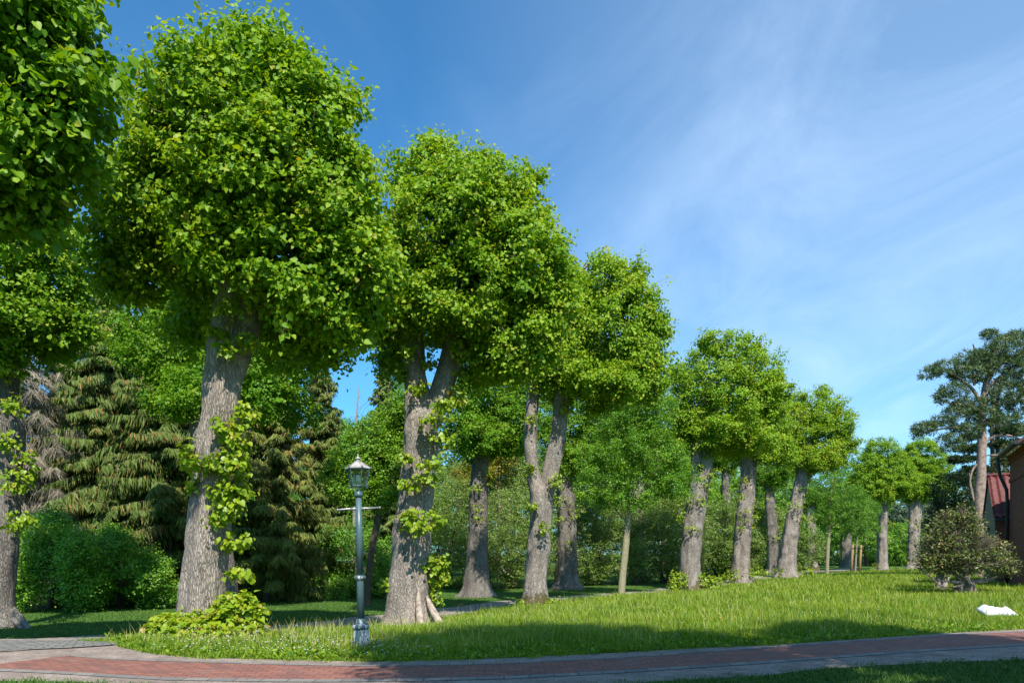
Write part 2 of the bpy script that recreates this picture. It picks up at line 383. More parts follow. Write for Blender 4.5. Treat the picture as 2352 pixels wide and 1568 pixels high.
ROWG_F = 'front row of old lime trees along the meadow'
ROWG_B = 'back row of old lime trees beyond the avenue'
def lime(label, group, base, Y, stems, blobs, nleaf, size, tm, mat='lime', bark='bark', shoots=(), basal=(), nl=9, seed=1, flare=.5,
         extra=None, skirt=.45, burls=(), seg=36, ydepth=1.0, cat='tree', name='lime_tree', **kw):
    X = (base - 1176) / F * Y; z = float(gh(X, Y)); root = (X, Y, z)
    e = empty(name, root, label, cat, group)
    g0 = np.random.default_rng(seed + 50); V, Fq = [], []
    C, Rr = pxblobs(blobs, Y, ydepth) if blobs else (None, None)
    if name == 'lime_tree' and C is not None:
        Rr = np.maximum(Rr - .14, Rr * .7); g_ = np.random.default_rng(seed + 900); k_ = Y / F
        x0, x1 = (C[:, 0] - Rr[:, 0]).min(), (C[:, 0] + Rr[:, 0]).max(); zl = np.sort(C[:, 2] - Rr[:, 2])[:3].mean(); wd_ = x1 - x0
        sk = []
        zl += skirt
        for q_ in range(9 if skirt < 2 else 0):      # ragged skirt of hanging twigs under the crown
            a_ = q_ / 9 * 6.283 + g_.uniform(-.3, .3); rr_ = wd_ * g_.uniform(.16, .36)
            sk.append(([(x0 + x1) / 2 + math.cos(a_) * rr_, Y + math.sin(a_) * rr_ * .8, zl + g_.uniform(-.25, .6)], [g_.uniform(.5, .95), g_.uniform(.5, .9), g_.uniform(.35, .8)]))
        for st in (stems if skirt < 2 else ()):         # tufts round the heads of the stems
            for t_ in (st[-1], st[-2]):
                for q_ in range(3):
                    p_ = P3(t_[0], t_[1], Y) + g_.normal(size=3) * [.5, .5, .35]; p_[2] = max(p_[2], zl - .9); sk.append((list(p_), [.45, .45, .4]))
        if sk: C = np.vstack([C, [a for a, b in sk]]); Rr = np.vstack([Rr, [b for a, b in sk]])
    for j, st in enumerate(stems):
        pts = pxstem(st, Y, z - .25 if j == 0 else None)
        stem(V, Fq, pts, seg, 9, .10, flare if j == 0 else 0, seed + j, tuple(burls) + tuple((g0.uniform(-2.9, -.2), g0.uniform(1.5, 6.5), g0.uniform(.12, .3), g0.uniform(.06, .2)) for _ in range(9)) if seg > 20 else ())
        if C is not None: limbs(V, Fq, pts[-1][:3], pts[-1][3], C, Rr, nl // len(stems) + 1, seed * 31 + j)
    for b in shoots:          # thin stems that carry the trunk shoots
        for q_ in range(4):
            p0 = P3(b[0] + g0.normal() * 3, b[1] + b[3] * .5, Y + b[4] * .45); p1 = P3(b[0] + g0.normal() * b[2] * .6, b[1] - b[3] * .5, Y + b[4] * 1.1)
            stem(V, Fq, [[*p0, .022], [*((p0 + p1) / 2 + [0, -.06, -.03]), .014], [*p1, .005]], 5, 5, .02, 0, q_)
    finish_stems('trunk', V, Fq, root, M[bark], e)
    if C is not None:
        kw.setdefault('jit', .55); kw.setdefault('lump', .26); kw.setdefault('lscale', 1.35 if name == 'lime_tree' else .9); kw.setdefault('rim', .065); kw.setdefault('clus', 7); kw.setdefault('csz', .42 if name == 'lime_tree' else .35)
        if name == 'lime_tree':   # leafy shoots that stick out of the crown
            ns = int(70 if Y < 30 else 45); sq, so_ = sample_blobs(C[:len(blobs)], Rr[:len(blobs)] * 1.0, ns, 1.0, .1, 1.5, seed)
            sd = norm(so_ * .8 + [0, 0, .45] + R.normal(size=so_.shape) * .3); ll = R.uniform(.25, .95, ns)
            tt = np.array([0., .33, .66, 1.])
            ep = sq[:, None] + sd[:, None] * (ll[:, None] * tt)[..., None] + R.normal(size=(ns, 4, 3)) * .05; ep[..., 2] -= .22 * ll[:, None] * tt ** 2
            ed_ = np.repeat(sd[:, None], 4, 1); ed_[..., 2] -= .5 * tt
            tw_ = MB()
            for q_ in range(ns): tw_.tube([sq[q_] - sd[q_] * .5 - root] + [ep[q_, z_] - root for z_ in range(4)], [.012, .009, .007, .005, .003], 4, False)
            tw_.build('twigs', M['twig'], e)
            ep, ed_ = ep.reshape(-1, 3), ed_.reshape(-1, 3)
            extra = (ep, ed_) if extra is None else (np.vstack([extra[0], ep]), np.vstack([extra[1], ed_]))
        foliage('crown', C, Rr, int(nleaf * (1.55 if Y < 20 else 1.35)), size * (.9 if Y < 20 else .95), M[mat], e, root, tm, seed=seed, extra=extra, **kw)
    for k, b in enumerate(shoots):
        C2, R2 = pxblobs([b], Y)
        foliage('leafy_shoot', C2, R2, int(60 + b[2] * b[3] * (.12 if Y < 22 else .3)), size * (.95 if Y < 22 else .85),
                M['shoot'], e, root, tm, per=7, tlen=.22, hang=.7, shell=.9, lump=.05, tint=(.6, .2), seed=seed + k)
    for k, b in enumerate(basal):
        C2, R2 = pxblobs([b], Y)
        foliage('basal_shoot', C2, R2, int(b[2] * b[3] * (.8 if Y < 16 else .9)), size * .95, M['shoot'], e, root, tm, per=8, tlen=.3, hang=.45,
                shell=.85, lump=.08, tint=(.62, .18), face=(.5, 1.0), seed=seed + k, zmin=z)
    return e

# ================================================================== THE LIMES
def chain(pts, n, Y):
    """twig anchors strung along a bough given in px"""
    out = []
    for k in range(n):
        t = k / (n - 1) * (len(pts) - 1); i = min(int(t), len(pts) - 2); f = t - i
        p = np.array(pts[i]) * (1 - f) + np.array(pts[i + 1]) * f
        out.append(P3(p[0] + R.normal() * 7, p[1] + R.normal() * 8, Y))
    d = P3(pts[-1][0], pts[-1][1], Y) - P3(pts[0][0], pts[0][1], Y)
    return np.array(out), np.repeat(norm(d)[None], n, 0)

lime('nearest lime tree with big dark leaves overhanging the top left corner', ROWG_F, -392, 9.6,
     [[(-392, 1500, 60), (-385, 1300, 52), (-370, 900, 44), (-350, 500, 34), (-340, 200, 22)]],
     [(-330, 60, 470, 330), (-170, 300, 300, 230), (40, 60, 190, 200), (60, 270, 150, 170), (-60, 410, 190, 120), (170, 300, 55, 110), (-300, -180, 400, 250)],
     44000, .145, T_HEART, seed=3, skirt=2, tint=(.30, .25), extra=chain([(190, 190), (260, 160), (330, 150), (385, 175)], 9, 9.4), nl=14)
lime('lime trunk at the left picture edge with leafy shoots and a gnarled root', ROWG_B, 15, 18.9,
     [[(8, 1440, 29), (8, 1380, 21), (16, 1250, 22), (20, 1100, 21), (12, 950, 20), (15, 800, 18), (20, 700, 14)],
      [(20, 1110, 16), (42, 1020, 15), (30, 900, 12), (40, 760, 9)]],
     [(20, 640, 150, 130), (130, 600, 95, 120), (150, 740, 80, 60), (40, 530, 130, 90), (60, 770, 110, 50)],
     30000, .125, T_HEART, seed=5, bark='barkdark', tint=(.42, .22), flare=.7,
     shoots=[(40, 1190, 32, 26, -.6), (30, 1100, 36, 28, -.6), (10, 1010, 30, 22, -.6), (30, 930, 24, 20, -.6), (10, 850, 26, 24, -.6), (60, 1070, 18, 40, -.3)])
lime('great grey lime in front beside the lamp, bushy shoots round its foot', ROWG_F, 462, 14.0,
     [[(458, 1449, 56), (464, 1400, 51), (476, 1250, 47), (490, 1100, 43), (508, 950, 42), (516, 830, 40), (532, 720, 37), (545, 620, 34), (560, 520, 30), (575, 380, 20)],
      [(520, 880, 30), (560, 760, 28), (575, 660, 24), (600, 520, 18)]],
     [(590, 205, 145, 130), (560, 330, 215, 190), (720, 300, 120, 150), (430, 330, 110, 130), (580, 480, 250, 160), (770, 470, 110, 150),
      (350, 470, 110, 150), (720, 630, 180, 130), (830, 610, 80, 110), (330, 610, 70, 60), (790, 745, 75, 55), (590, 120, 66, 50), (480, 640, 110, 60, 2), (280, 560, 60, 70), (650, 730, 70, 60, 1.2), (590, 700, 60, 60, 1.8), (290, 640, 55, 55), (645, 790, 55, 60, 2.6), (430, 730, 65, 60, 3), (720, 800, 75, 40, 1), (470, 585, 60, 45, -1.4)],
     66000, .128, T_HEART, seed=8, skirt=2, ydepth=1.25, tint=(.52, .24), flare=.25, nl=16, burls=((-1.6, 1.9, .25, .12), (-.6, 3.0, .35, .15), (-2.2, 2.55, .2, .15), (-1.2, 4.5, .3, .12)),
     shoots=[(522, 705, 22, 24, -.8), (562, 650, 28, 26, -.9), (588, 690, 16, 26, -.5), (500, 760, 14, 16, -.4), (570, 780, 14, 20, -.4), (510, 985, 24, 26, -.5), (545, 1010, 26, 40, -.4), (520, 1060, 45, 28, -.6), (470, 1065, 40, 16, -.6), (545, 1110, 30, 40, -.5), (505, 1130, 22, 24, -.6),
             (535, 1165, 34, 22, -.5), (500, 1190, 22, 12, -.6), (545, 1240, 28, 20, -.4), (550, 1310, 20, 14, -.4), (440, 1030, 18, 22, -.2), (525, 800, 20, 14, -.5),
             (565, 950, 24, 24, -.3), (450, 1110, 12, 20, -.3)],
     basal=[(420, 1450, 70, 36, -.8), (490, 1465, 70, 34, -1.0), (545, 1410, 50, 52, -.4), (560, 1455, 45, 38, -.5), (380, 1435, 30, 24, -.6), (460, 1428, 40, 20, -.7)])
lime('forked lime right of the lamp post with a split white root at its foot', ROWG_F, 942, 19.2,
     [[(945, 1425, 52), (940, 1380, 45), (945, 1280, 40), (955, 1150, 37), (965, 1030, 37), (968, 960, 36), (955, 880, 24), (950, 780, 22), (948, 680, 17), (950, 560, 11)],
      [(975, 985, 28), (1000, 930, 26), (1030, 850, 24), (1045, 760, 22), (1050, 660, 17), (1070, 530, 11)]],
     [(985, 420, 85, 75), (1110, 450, 125, 90), (1040, 540, 190, 120), (1200, 500, 75, 90), (1190, 620, 115, 110), (960, 640, 90, 95), (1080, 680, 180, 95),
      (1270, 660, 55, 100), (1190, 760, 110, 70), (1240, 800, 60, 50), (985, 350, 30, 32), (1040, 350, 22, 25), (1110, 375, 35, 25), (1220, 400, 32, 26), (880, 730, 70, 55), (1120, 780, 90, 45, 1.5), (1180, 840, 60, 35), (900, 800, 45, 60, 1), (1095, 840, 55, 55, 2), (1005, 750, 36, 45, 1.5), (1150, 810, 75, 50), (960, 700, 60, 45, -1), (1060, 715, 60, 40, -1.2)],
     62000, .128, T_HEART, seed=11, skirt=2, ydepth=1.25, tint=(.56, .22), nl=14, flare=.55, burls=((-1.6, 2.45, .25, .25), (-1.0, 4.7, .3, .15), (-2.4, 2.5, .2, .2)),
     shoots=[(940, 795, 18, 26, -.6), (1055, 800, 22, 28, -.5), (985, 830, 14, 22, -.2), (950, 740, 24, 22, -.7), (1035, 760, 20, 22, -.6), (925, 850, 10, 20, -.2), (1062, 860, 12, 20, -.2), (975, 1190, 52, 22, -.9), (960, 1208, 36, 18, -.9), (998, 1290, 26, 22, -.2), (1008, 1320, 20, 25, -.1), (1000, 1370, 18, 28, 0), (1010, 1300, 18, 26, -.2), (890, 1345, 12, 22, 0),
             (985, 1060, 26, 14, -.8), (940, 1110, 20, 14, -.8), (1010, 930, 34, 14, -.7), (1015, 1000, 34, 20, -.6), (1000, 965, 34, 12, -.8), (960, 885, 18, 12, -.6),
             (930, 1050, 16, 12, -.7), (940, 1180, 18, 12, -.6), (985, 1095, 16, 12, -.7), (1045, 905, 22, 24, -.4)])
lime('lime with a deep V fork and a mossy foot, tall meadow grass before it', ROWG_F, 1228, 25.9,
     [[(1230, 1385, 32), (1230, 1340, 27), (1238, 1230, 25), (1242, 1150, 27), (1225, 1090, 16), (1218, 1000, 15), (1225, 900, 14), (1230, 800, 11), (1240, 700, 8)],
      [(1243, 1160, 22), (1262, 1100, 19), (1278, 1020, 18), (1290, 930, 18), (1296, 840, 17), (1310, 740, 12), (1340, 640, 8)]],
     [(1400, 660, 75, 65), (1455, 690, 55, 70), (1400, 760, 125, 90), (1480, 790, 62, 75), (1320, 740, 90, 90), (1280, 800, 90, 60), (1430, 850, 90, 50), (1390, 610, 35, 30), (1460, 620, 25, 25), (1510, 730, 28, 25), (1210, 820, 50, 45), (1390, 885, 75, 42), (1500, 870, 38, 42), (1250, 855, 50, 40, 1), (1340, 860, 50, 45, 1), (1270, 900, 30, 40, 2), (1300, 830, 40, 30, -1)],
     66700, .125, T_FAR, seed=14, bark='barkmoss', tint=(.58, .2), nl=12,
     shoots=[(1222, 880, 16, 22, -.4), (1294, 875, 18, 22, -.5), (1300, 935, 16, 14, -.4), (1220, 960, 12, 14, -.4), (1250, 1212, 12, 16, -.7), (1222, 1162, 14, 10, -.7), (1275, 1100, 16, 14, -.5), (1218, 1075, 12, 12, -.5), (1270, 1380, 14, 12, -.6), (1195, 1383, 16, 8, -.4)])
lime('leaning lime in mid row with a bare plank like strip and shoots at its foot', ROWG_F, 1588, 37.0,
     [[(1588, 1352, 30), (1584, 1310, 25), (1590, 1230, 24), (1604, 1130, 23), (1620, 1060, 18), (1635, 980, 14), (1650, 900, 10)],
      [(1602, 1180, 15), (1602, 1100, 14), (1598, 1030, 12), (1605, 960, 10)]],
     [(1690, 810, 70, 55), (1640, 860, 85, 70), (1740, 860, 62, 75), (1600, 900, 58, 60), (1700, 920, 105, 75), (1770, 920, 40, 60), (1590, 960, 55, 45), (1680, 985, 85, 40), (1565, 870, 38, 45), (1575, 940, 42, 50), (1630, 785, 34, 26), (1560, 990, 34, 40), (1630, 1000, 45, 28, -.8), (1700, 1010, 70, 32, .5)],
     60900, .125, T_FAR, seed=17, bark='barkmoss', tint=(.60, .2),
     shoots=[(1640, 1025, 20, 16, -.5), (1602, 1018, 18, 20, -.4), (1610, 1065, 12, 12, -.4), (1645, 1085, 14, 16, -.5), (1620, 1090, 22, 9, -.6), (1600, 1150, 22, 18, -.6), (1590, 1215, 18, 10, -.7), (1560, 1170, 14, 28, -.2), (1622, 1120, 10, 12, -.5)],
     basal=[(1562, 1328, 24, 22, -.3), (1555, 1340, 24, 16, -.5), (1615, 1332, 28, 16, -.2), (1640, 1338, 22, 12, -.2)])
lime('fairly straight lime just right of the leaning plank strip lime', ROWG_F, 1702, 44.5,
     [[(1702, 1328, 24), (1702, 1290, 19), (1708, 1200, 18), (1716, 1120, 17), (1722, 1040, 15), (1728, 960, 10)]],
     [(1745, 930, 60, 60), (1730, 980, 70, 45), (1775, 990, 45, 60), (1690, 990, 50, 45), (1790, 1040, 40, 30)],
     37700, .125, T_FAR, seed=19, tint=(.52, .2),
     shoots=[(1720, 1180, 30, 14, -.6), (1715, 1205, 28, 12, -.6), (1735, 1160, 18, 20, -.4), (1712, 1100, 16, 10, -.5), (1700, 1140, 10, 12, -.4)],
     basal=[(1735, 1316, 32, 17, -.2), (1685, 1320, 22, 14, -.5), (1660, 1325, 14, 10, -.3)])
lime('lime leaning right under a round crown, next beyond the straight mid row lime', ROWG_F, 1808, 52.0,
     [[(1808, 1322, 24), (1808, 1285, 20), (1818, 1210, 18), (1832, 1140, 16), (1846, 1080, 14), (1856, 1010, 11)]],
     [(1880, 935, 58, 45), (1850, 970, 60, 55), (1920, 975, 42, 55), (1875, 1010, 85, 55), (1820, 980, 30, 60), (1930, 1025, 32, 40), (1860, 1055, 70, 30), (1835, 920, 28, 25)],
     55100, .125, T_FAR, seed=23, tint=(.62, .2), 
     shoots=[(1832, 1155, 26, 14, -.6), (1845, 1125, 16, 14, -.5), (1838, 1190, 16, 12, -.6), (1815, 1165, 12, 14, -.4), (1855, 1095, 12, 16, -.4), (1860, 1190, 14, 10, 0)],
     basal=[(1835, 1308, 26, 14, -.2), (1788, 1312, 14, 12, -.4), (1860, 1311, 16, 10, 0)])
lime('slim pale lime in the far row, left one of the last pair', ROWG_F, 2026, 72.0,
     [[(2026, 1310, 14), (2026, 1280, 12), (2027, 1210, 11), (2029, 1150, 11), (2032, 1090, 7)]],
     [(2025, 1040, 42, 38), (2055, 1110, 40, 34), (2000, 1070, 42, 38), (2050, 1075, 45, 38), (2025, 1110, 75, 38), (1985, 1105, 34, 38), (2085, 1100, 25, 30)],
     56000, .145, T_FAR, seed=27, tint=(.5, .18),
     shoots=[(2042, 1162, 12, 10, -.4), (2042, 1200, 12, 8, -.3), (2020, 1140, 10, 8, -.4), (2040, 1240, 8, 10, -.2), (2012, 1190, 8, 7, -.3)], basal=[(2010, 1302, 14, 9, -.2), (2042, 1305, 12, 7, -.2)])
lime('shaggy lime, far row, right one of the last pair, near the half bare shrub', ROWG_F, 2098, 76.0,
     [[(2098, 1310, 16), (2098, 1280, 13), (2100, 1210, 12), (2106, 1150, 11), (2112, 1080, 7)],
      [(2096, 1200, 7), (2093, 1150, 6), (2092, 1110, 5)]],
     [(2115, 1045, 42, 40), (2130, 1110, 45, 36), (2150, 1080, 40, 40), (2110, 1095, 55, 38), (2160, 1110, 30, 25), (2090, 1050, 25, 30)],
     52000, .145, T_FAR, seed=29, tint=(.52, .18),
     shoots=[(2115, 1170, 14, 26, -.4), (2095, 1200, 18, 12, -.5), (2120, 1215, 12, 18, -.4), (2105, 1240, 16, 10, -.5), (2096, 1285, 14, 9, -.5)])
# back row
lime('half hidden lime behind the great grey lime, bright leaves either side of it', ROWG_B, 527, 23.4,
     [[(527, 1395, 22), (520, 1300, 18), (490, 1150, 17), (455, 1000, 15), (448, 900, 12), (450, 800, 8)]],
     [(380, 800, 90, 95), (300, 770, 50, 70), (450, 870, 70, 60), (630, 850, 80, 80), (560, 930, 60, 50), (690, 790, 70, 60), (400, 710, 80, 60), (520, 780, 100, 80, 1), (610, 930, 40, 30)],
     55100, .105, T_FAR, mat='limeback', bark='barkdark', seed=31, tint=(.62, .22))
lime('dark backed lime behind the lamp side fork, between two front row trunks', ROWG_B, 1096, 32.0,
     [[(1096, 1372, 34), (1096, 1330, 27), (1098, 1220, 23), (1100, 1120, 21), (1104, 1040, 18), (1106, 980, 12)]],
     [(1110, 900, 80, 65), (1065, 965, 50, 60), (1150, 1010, 60, 40), (1160, 960, 60, 60), (1110, 980, 80, 35), (1200, 920, 50, 70), (1180, 1010, 40, 30)],
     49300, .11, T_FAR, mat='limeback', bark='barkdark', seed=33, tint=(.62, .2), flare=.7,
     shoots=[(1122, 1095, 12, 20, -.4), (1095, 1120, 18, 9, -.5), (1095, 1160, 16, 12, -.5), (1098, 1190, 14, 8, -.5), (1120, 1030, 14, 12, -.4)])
lime('lime standing just right of and behind the V forked lime', ROWG_B, 1302, 40.0,
     [[(1302, 1352, 32), (1302, 1310, 24), (1302, 1230, 21), (1300, 1160, 20), (1296, 1100, 15), (1295, 1020, 10)]],
     [(1340, 930, 65, 60), (1290, 980, 50, 70), (1370, 980, 50, 60), (1320, 1040, 45, 40), (1410, 920, 60, 60), (1270, 1010, 34, 60), (1370, 1050, 40, 40), (1245, 960, 30, 50)],
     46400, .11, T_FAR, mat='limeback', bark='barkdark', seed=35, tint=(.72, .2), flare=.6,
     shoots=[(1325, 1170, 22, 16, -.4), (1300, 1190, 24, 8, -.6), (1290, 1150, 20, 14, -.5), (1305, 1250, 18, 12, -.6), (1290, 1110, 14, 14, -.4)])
lime('mossy footed lime behind the slim pale young trunk', ROWG_B, 1465, 46.0,
     [[(1465, 1345, 27), (1465, 1315, 20), (1462, 1250, 18), (1465, 1190, 16), (1468, 1100, 11)]],
     [(1490, 925, 60, 60), (1440, 970, 55, 60), (1530, 970, 45, 60), (1480, 1030, 70, 50)],
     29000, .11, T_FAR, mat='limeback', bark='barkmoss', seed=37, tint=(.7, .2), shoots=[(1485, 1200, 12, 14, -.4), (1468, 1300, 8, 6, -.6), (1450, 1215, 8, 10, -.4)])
lime('thin shaggy lime seen between the leaning lime and its straight neighbour', ROWG_B, 1681, 58.0,
     [[(1681, 1325, 18), (1680, 1290, 14), (1678, 1220, 12), (1668, 1150, 10), (1666, 1090, 8), (1668, 1040, 5)]],
     [(1660, 1020, 40, 35), (1640, 1050, 30, 30), (1690, 1040, 30, 25)],
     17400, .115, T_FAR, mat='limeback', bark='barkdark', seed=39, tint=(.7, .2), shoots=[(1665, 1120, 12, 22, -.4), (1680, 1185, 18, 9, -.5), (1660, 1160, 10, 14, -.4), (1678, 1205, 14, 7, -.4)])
lime('dark lime trunk seen through the gap right of the straight lime', ROWG_B, 1776, 66.0,
     [[(1776, 1320, 16), (1775, 1290, 13), (1774, 1220, 12), (1768, 1150, 11), (1766, 1090, 7)]],
     [(1770, 1065, 45, 40), (1740, 1085, 30, 25), (1800, 1090, 30, 25)],
     17400, .12, T_FAR, mat='limeback', bark='barkdark', seed=41, tint=(.6, .2), shoots=[(1785, 1180, 10, 20, -.4), (1790, 1210, 20, 10, -.3), (1778, 1235, 12, 7, -.5), (1760, 1140, 9, 14, -.3)])
lime('stout lime trunk with a tall green moss wedge, far back row', ROWG_B, 1863, 75.0,
     [[(1863, 1318, 19), (1863, 1290, 14), (1862, 1220, 12), (1862, 1150, 9)]],
     [(1880, 1110, 50, 40), (1850, 1140, 25, 25), (1900, 1140, 30, 30)],
     17400, .12, T_FAR, mat='limeback', bark='barkmoss', seed=43, tint=(.45, .2), shoots=[(1850, 1190, 10, 8, -.4), (1878, 1195, 12, 8, -.4)])
lime('short shaded lime trunk behind the staked sapling', ROWG_B, 1944, 87.0,
     [[(1944, 1316, 14), (1944, 1290, 12), (1942, 1240, 11), (1942, 1190, 8)]],
     [(1950, 1160, 45, 40), (1925, 1180, 30, 25)],
     14500, .12, T_FAR, mat='limeback', bark='barkdark', seed=45, tint=(.4, .2))

# young trees
YG = 'young slender trees planted among the limes'
lime('slender young tree with a smooth pale greenish trunk and layered fine leaves', YG, 1428, 33.0,
     [[(1426, 1372, 9), (1430, 1320, 8), (1437, 1250, 8), (1443, 1180, 6), (1452, 1100, 4), (1462, 1000, 2.5), (1470, 930, 1.5)],
      [(1446, 1170, 3), (1480, 1120, 2), (1520, 1060, 1.2)], [(1441, 1200, 3), (1415, 1170, 2), (1370, 1130, 1)]],
     [(1450, 910, 60, 55), (1500, 950, 50, 50), (1395, 960, 45, 50), (1450, 960, 60, 55), (1430, 1020, 95, 55), (1560, 1100, 35, 40), (1500, 1040, 70, 50), (1390, 1080, 60, 40), (1460, 1110, 100, 50), (1530, 1110, 50, 40), (1420, 1150, 70, 25), (1545, 1050, 30, 40)],
     46000, .08, T_FAR, mat='fresh', bark='youngbark', seed=51, tint=(.5, .25), flare=0, seg=14, name='young_tree', per=14, tlen=.7, up=.05, hang=.3, face=(.3, 1.0), shell=.6, nl=10)
lime('thin young tree with a pale straight stem left of the staked sapling', YG, 1899, 60.0,
     [[(1899, 1318, 4.5), (1901, 1270, 4), (1904, 1220, 3.2), (1908, 1150, 2.2), (1912, 1100, 1.4)],
      [(1904, 1215, 2), (1925, 1190, 1.2), (1945, 1160, .8)]],
     [(1910, 1130, 40, 45), (1930, 1170, 50, 35), (1890, 1180, 35, 25), (1960, 1150, 35, 35), (1950, 1200, 35, 20)],
     22000, .085, T_FAR, mat='fresh', bark='youngbark', seed=53, tint=(.45, .25), flare=0, seg=12, name='young_tree', per=12, tlen=.6, face=(.3, 1.0), shell=.6, up=.05, hang=.3)
sp = lime('young sapling tied between two orange brown stakes', YG, 1964, 66.0,
     [[(1964, 1315, 2.6), (1966, 1280, 2.2), (1969, 1230, 2), (1972, 1180, 1.4)]],
     [(1975, 1190, 32, 28), (1995, 1205, 30, 20), (1960, 1215, 28, 14), (1990, 1170, 25, 25)],
     12000, .08, T_FAR, mat='fresh', bark='palebark', seed=55, tint=(.5, .22), flare=0, seg=10, name='sapling', shell=.6)
for px, w in ((1955, 'left'), (1974, 'right')):
    b = P3(px, 1314, 65.6); t = P3(px + 4, 1251, 65.6)
    e = empty('tree_stake', (b[0], b[1], gh(b[0], b[1])), '%s one of the two round orange brown stakes beside the tied sapling' % w, 'stake', 'stakes holding the sapling')
    m = MB(); zb = float(gh(b[0], b[1])); z1 = t[2] - zb
    m.tube([(0, 0, -.3), (.08, 0, z1 * .5), (.16, 0, z1 - .03), (.16, 0, z1)], [.11, .11, .105, .085], 12)
    m.build('post', M['stake'], e, True)
    m = MB(); m.tube([(.14, 0, z1 * .86), (.14, 0, z1 * .86 + .07)], [.125, .125], 12)
    s = 1 if w == 'left' else -1
    m.box((.14 + s * .2, -.03, z1 * .86 + .03), (.2, .02, .03)); m.build('tie', M['black'], e)
lime('crooked young tree forking behind the lamp post, dark slender trunk', YG, 840, 27.0,
     [[(840, 1400, 9), (846, 1330, 8), (856, 1250, 8), (868, 1190, 8), (872, 1130, 5), (878, 1050, 4), (888, 960, 2.5), (895, 880, 1.5)],
      [(866, 1200, 5), (850, 1150, 3), (835, 1090, 2)], [(870, 1190, 5), (895, 1160, 4), (915, 1100, 2.5), (925, 1040, 1.5)]],
     [(915, 950, 34, 45), (870, 1010, 60, 55), (820, 1060, 60, 55), (900, 1050, 60, 50), (780, 1100, 35, 40), (850, 1130, 70, 35), (935, 970, 30, 50)],
     42000, .085, T_FAR, mat='fresh', bark='darkbark', seed=57, tint=(.62, .25), flare=0, seg=14, name='young_tree', per=12, tlen=.6, shell=.6, face=(.35, .9), up=.1, hang=.35)

# the trees behind the viewpoint that shade the brick path
def copy_tree(src, loc, rz, scale, label, group):
    r = src.copy(); COL.objects.link(r); r.location = loc; r.rotation_euler = (0, 0, rz); r.scale = (scale,) * 3
    r['label'] = label; r['group'] = group
    for ch in list(src.children):
        c = ch.copy(); COL.objects.link(c); c.parent = r
    return r
limes = [o for o in COL.objects if o.name.startswith('lime_tree')]
def shade(src, target, scale, label, rz):
    """stands a full sized lime so that its crown shades the given spot"""
    cr = [c for c in src.children if c.name.startswith('crown')][0]
    co_ = np.array([v.co[:] for v in list(cr.data.vertices)[::50]]).mean(0) * scale
    h = co_[2] / math.tan(EL); c_, s_ = math.cos(rz), math.sin(rz)
    off = np.array([co_[0] * c_ - co_[1] * s_, co_[0] * s_ + co_[1] * c_])
    loc = np.array(target) - np.array([math.sin(AZ), math.cos(AZ)]) * h - off
    copy_tree(src, (loc[0], loc[1], 0), rz, scale, label, 'trees behind the viewpoint')
EL = math.radians(51); AZ = math.radians(-14)   # sun behind the viewpoint, a little to the right
shade(limes[5], (1.3, 10.6), 1.05, 'lime tree behind the viewpoint shading the middle of the brick path', 3.3)
shade(limes[3], (7.0, 11.2), 1.0, 'forked lime behind the viewpoint shading the near meadow edge', 1.2)
shade(limes[7], (-12.2, 13.6), .7, 'small lime tree off the left side, shading the cobbled path', .5)
shade(limes[5], (10.8, 8.4), 1.0, 'lime tree behind the viewpoint on the right, shading the near grass corner', 2.2)

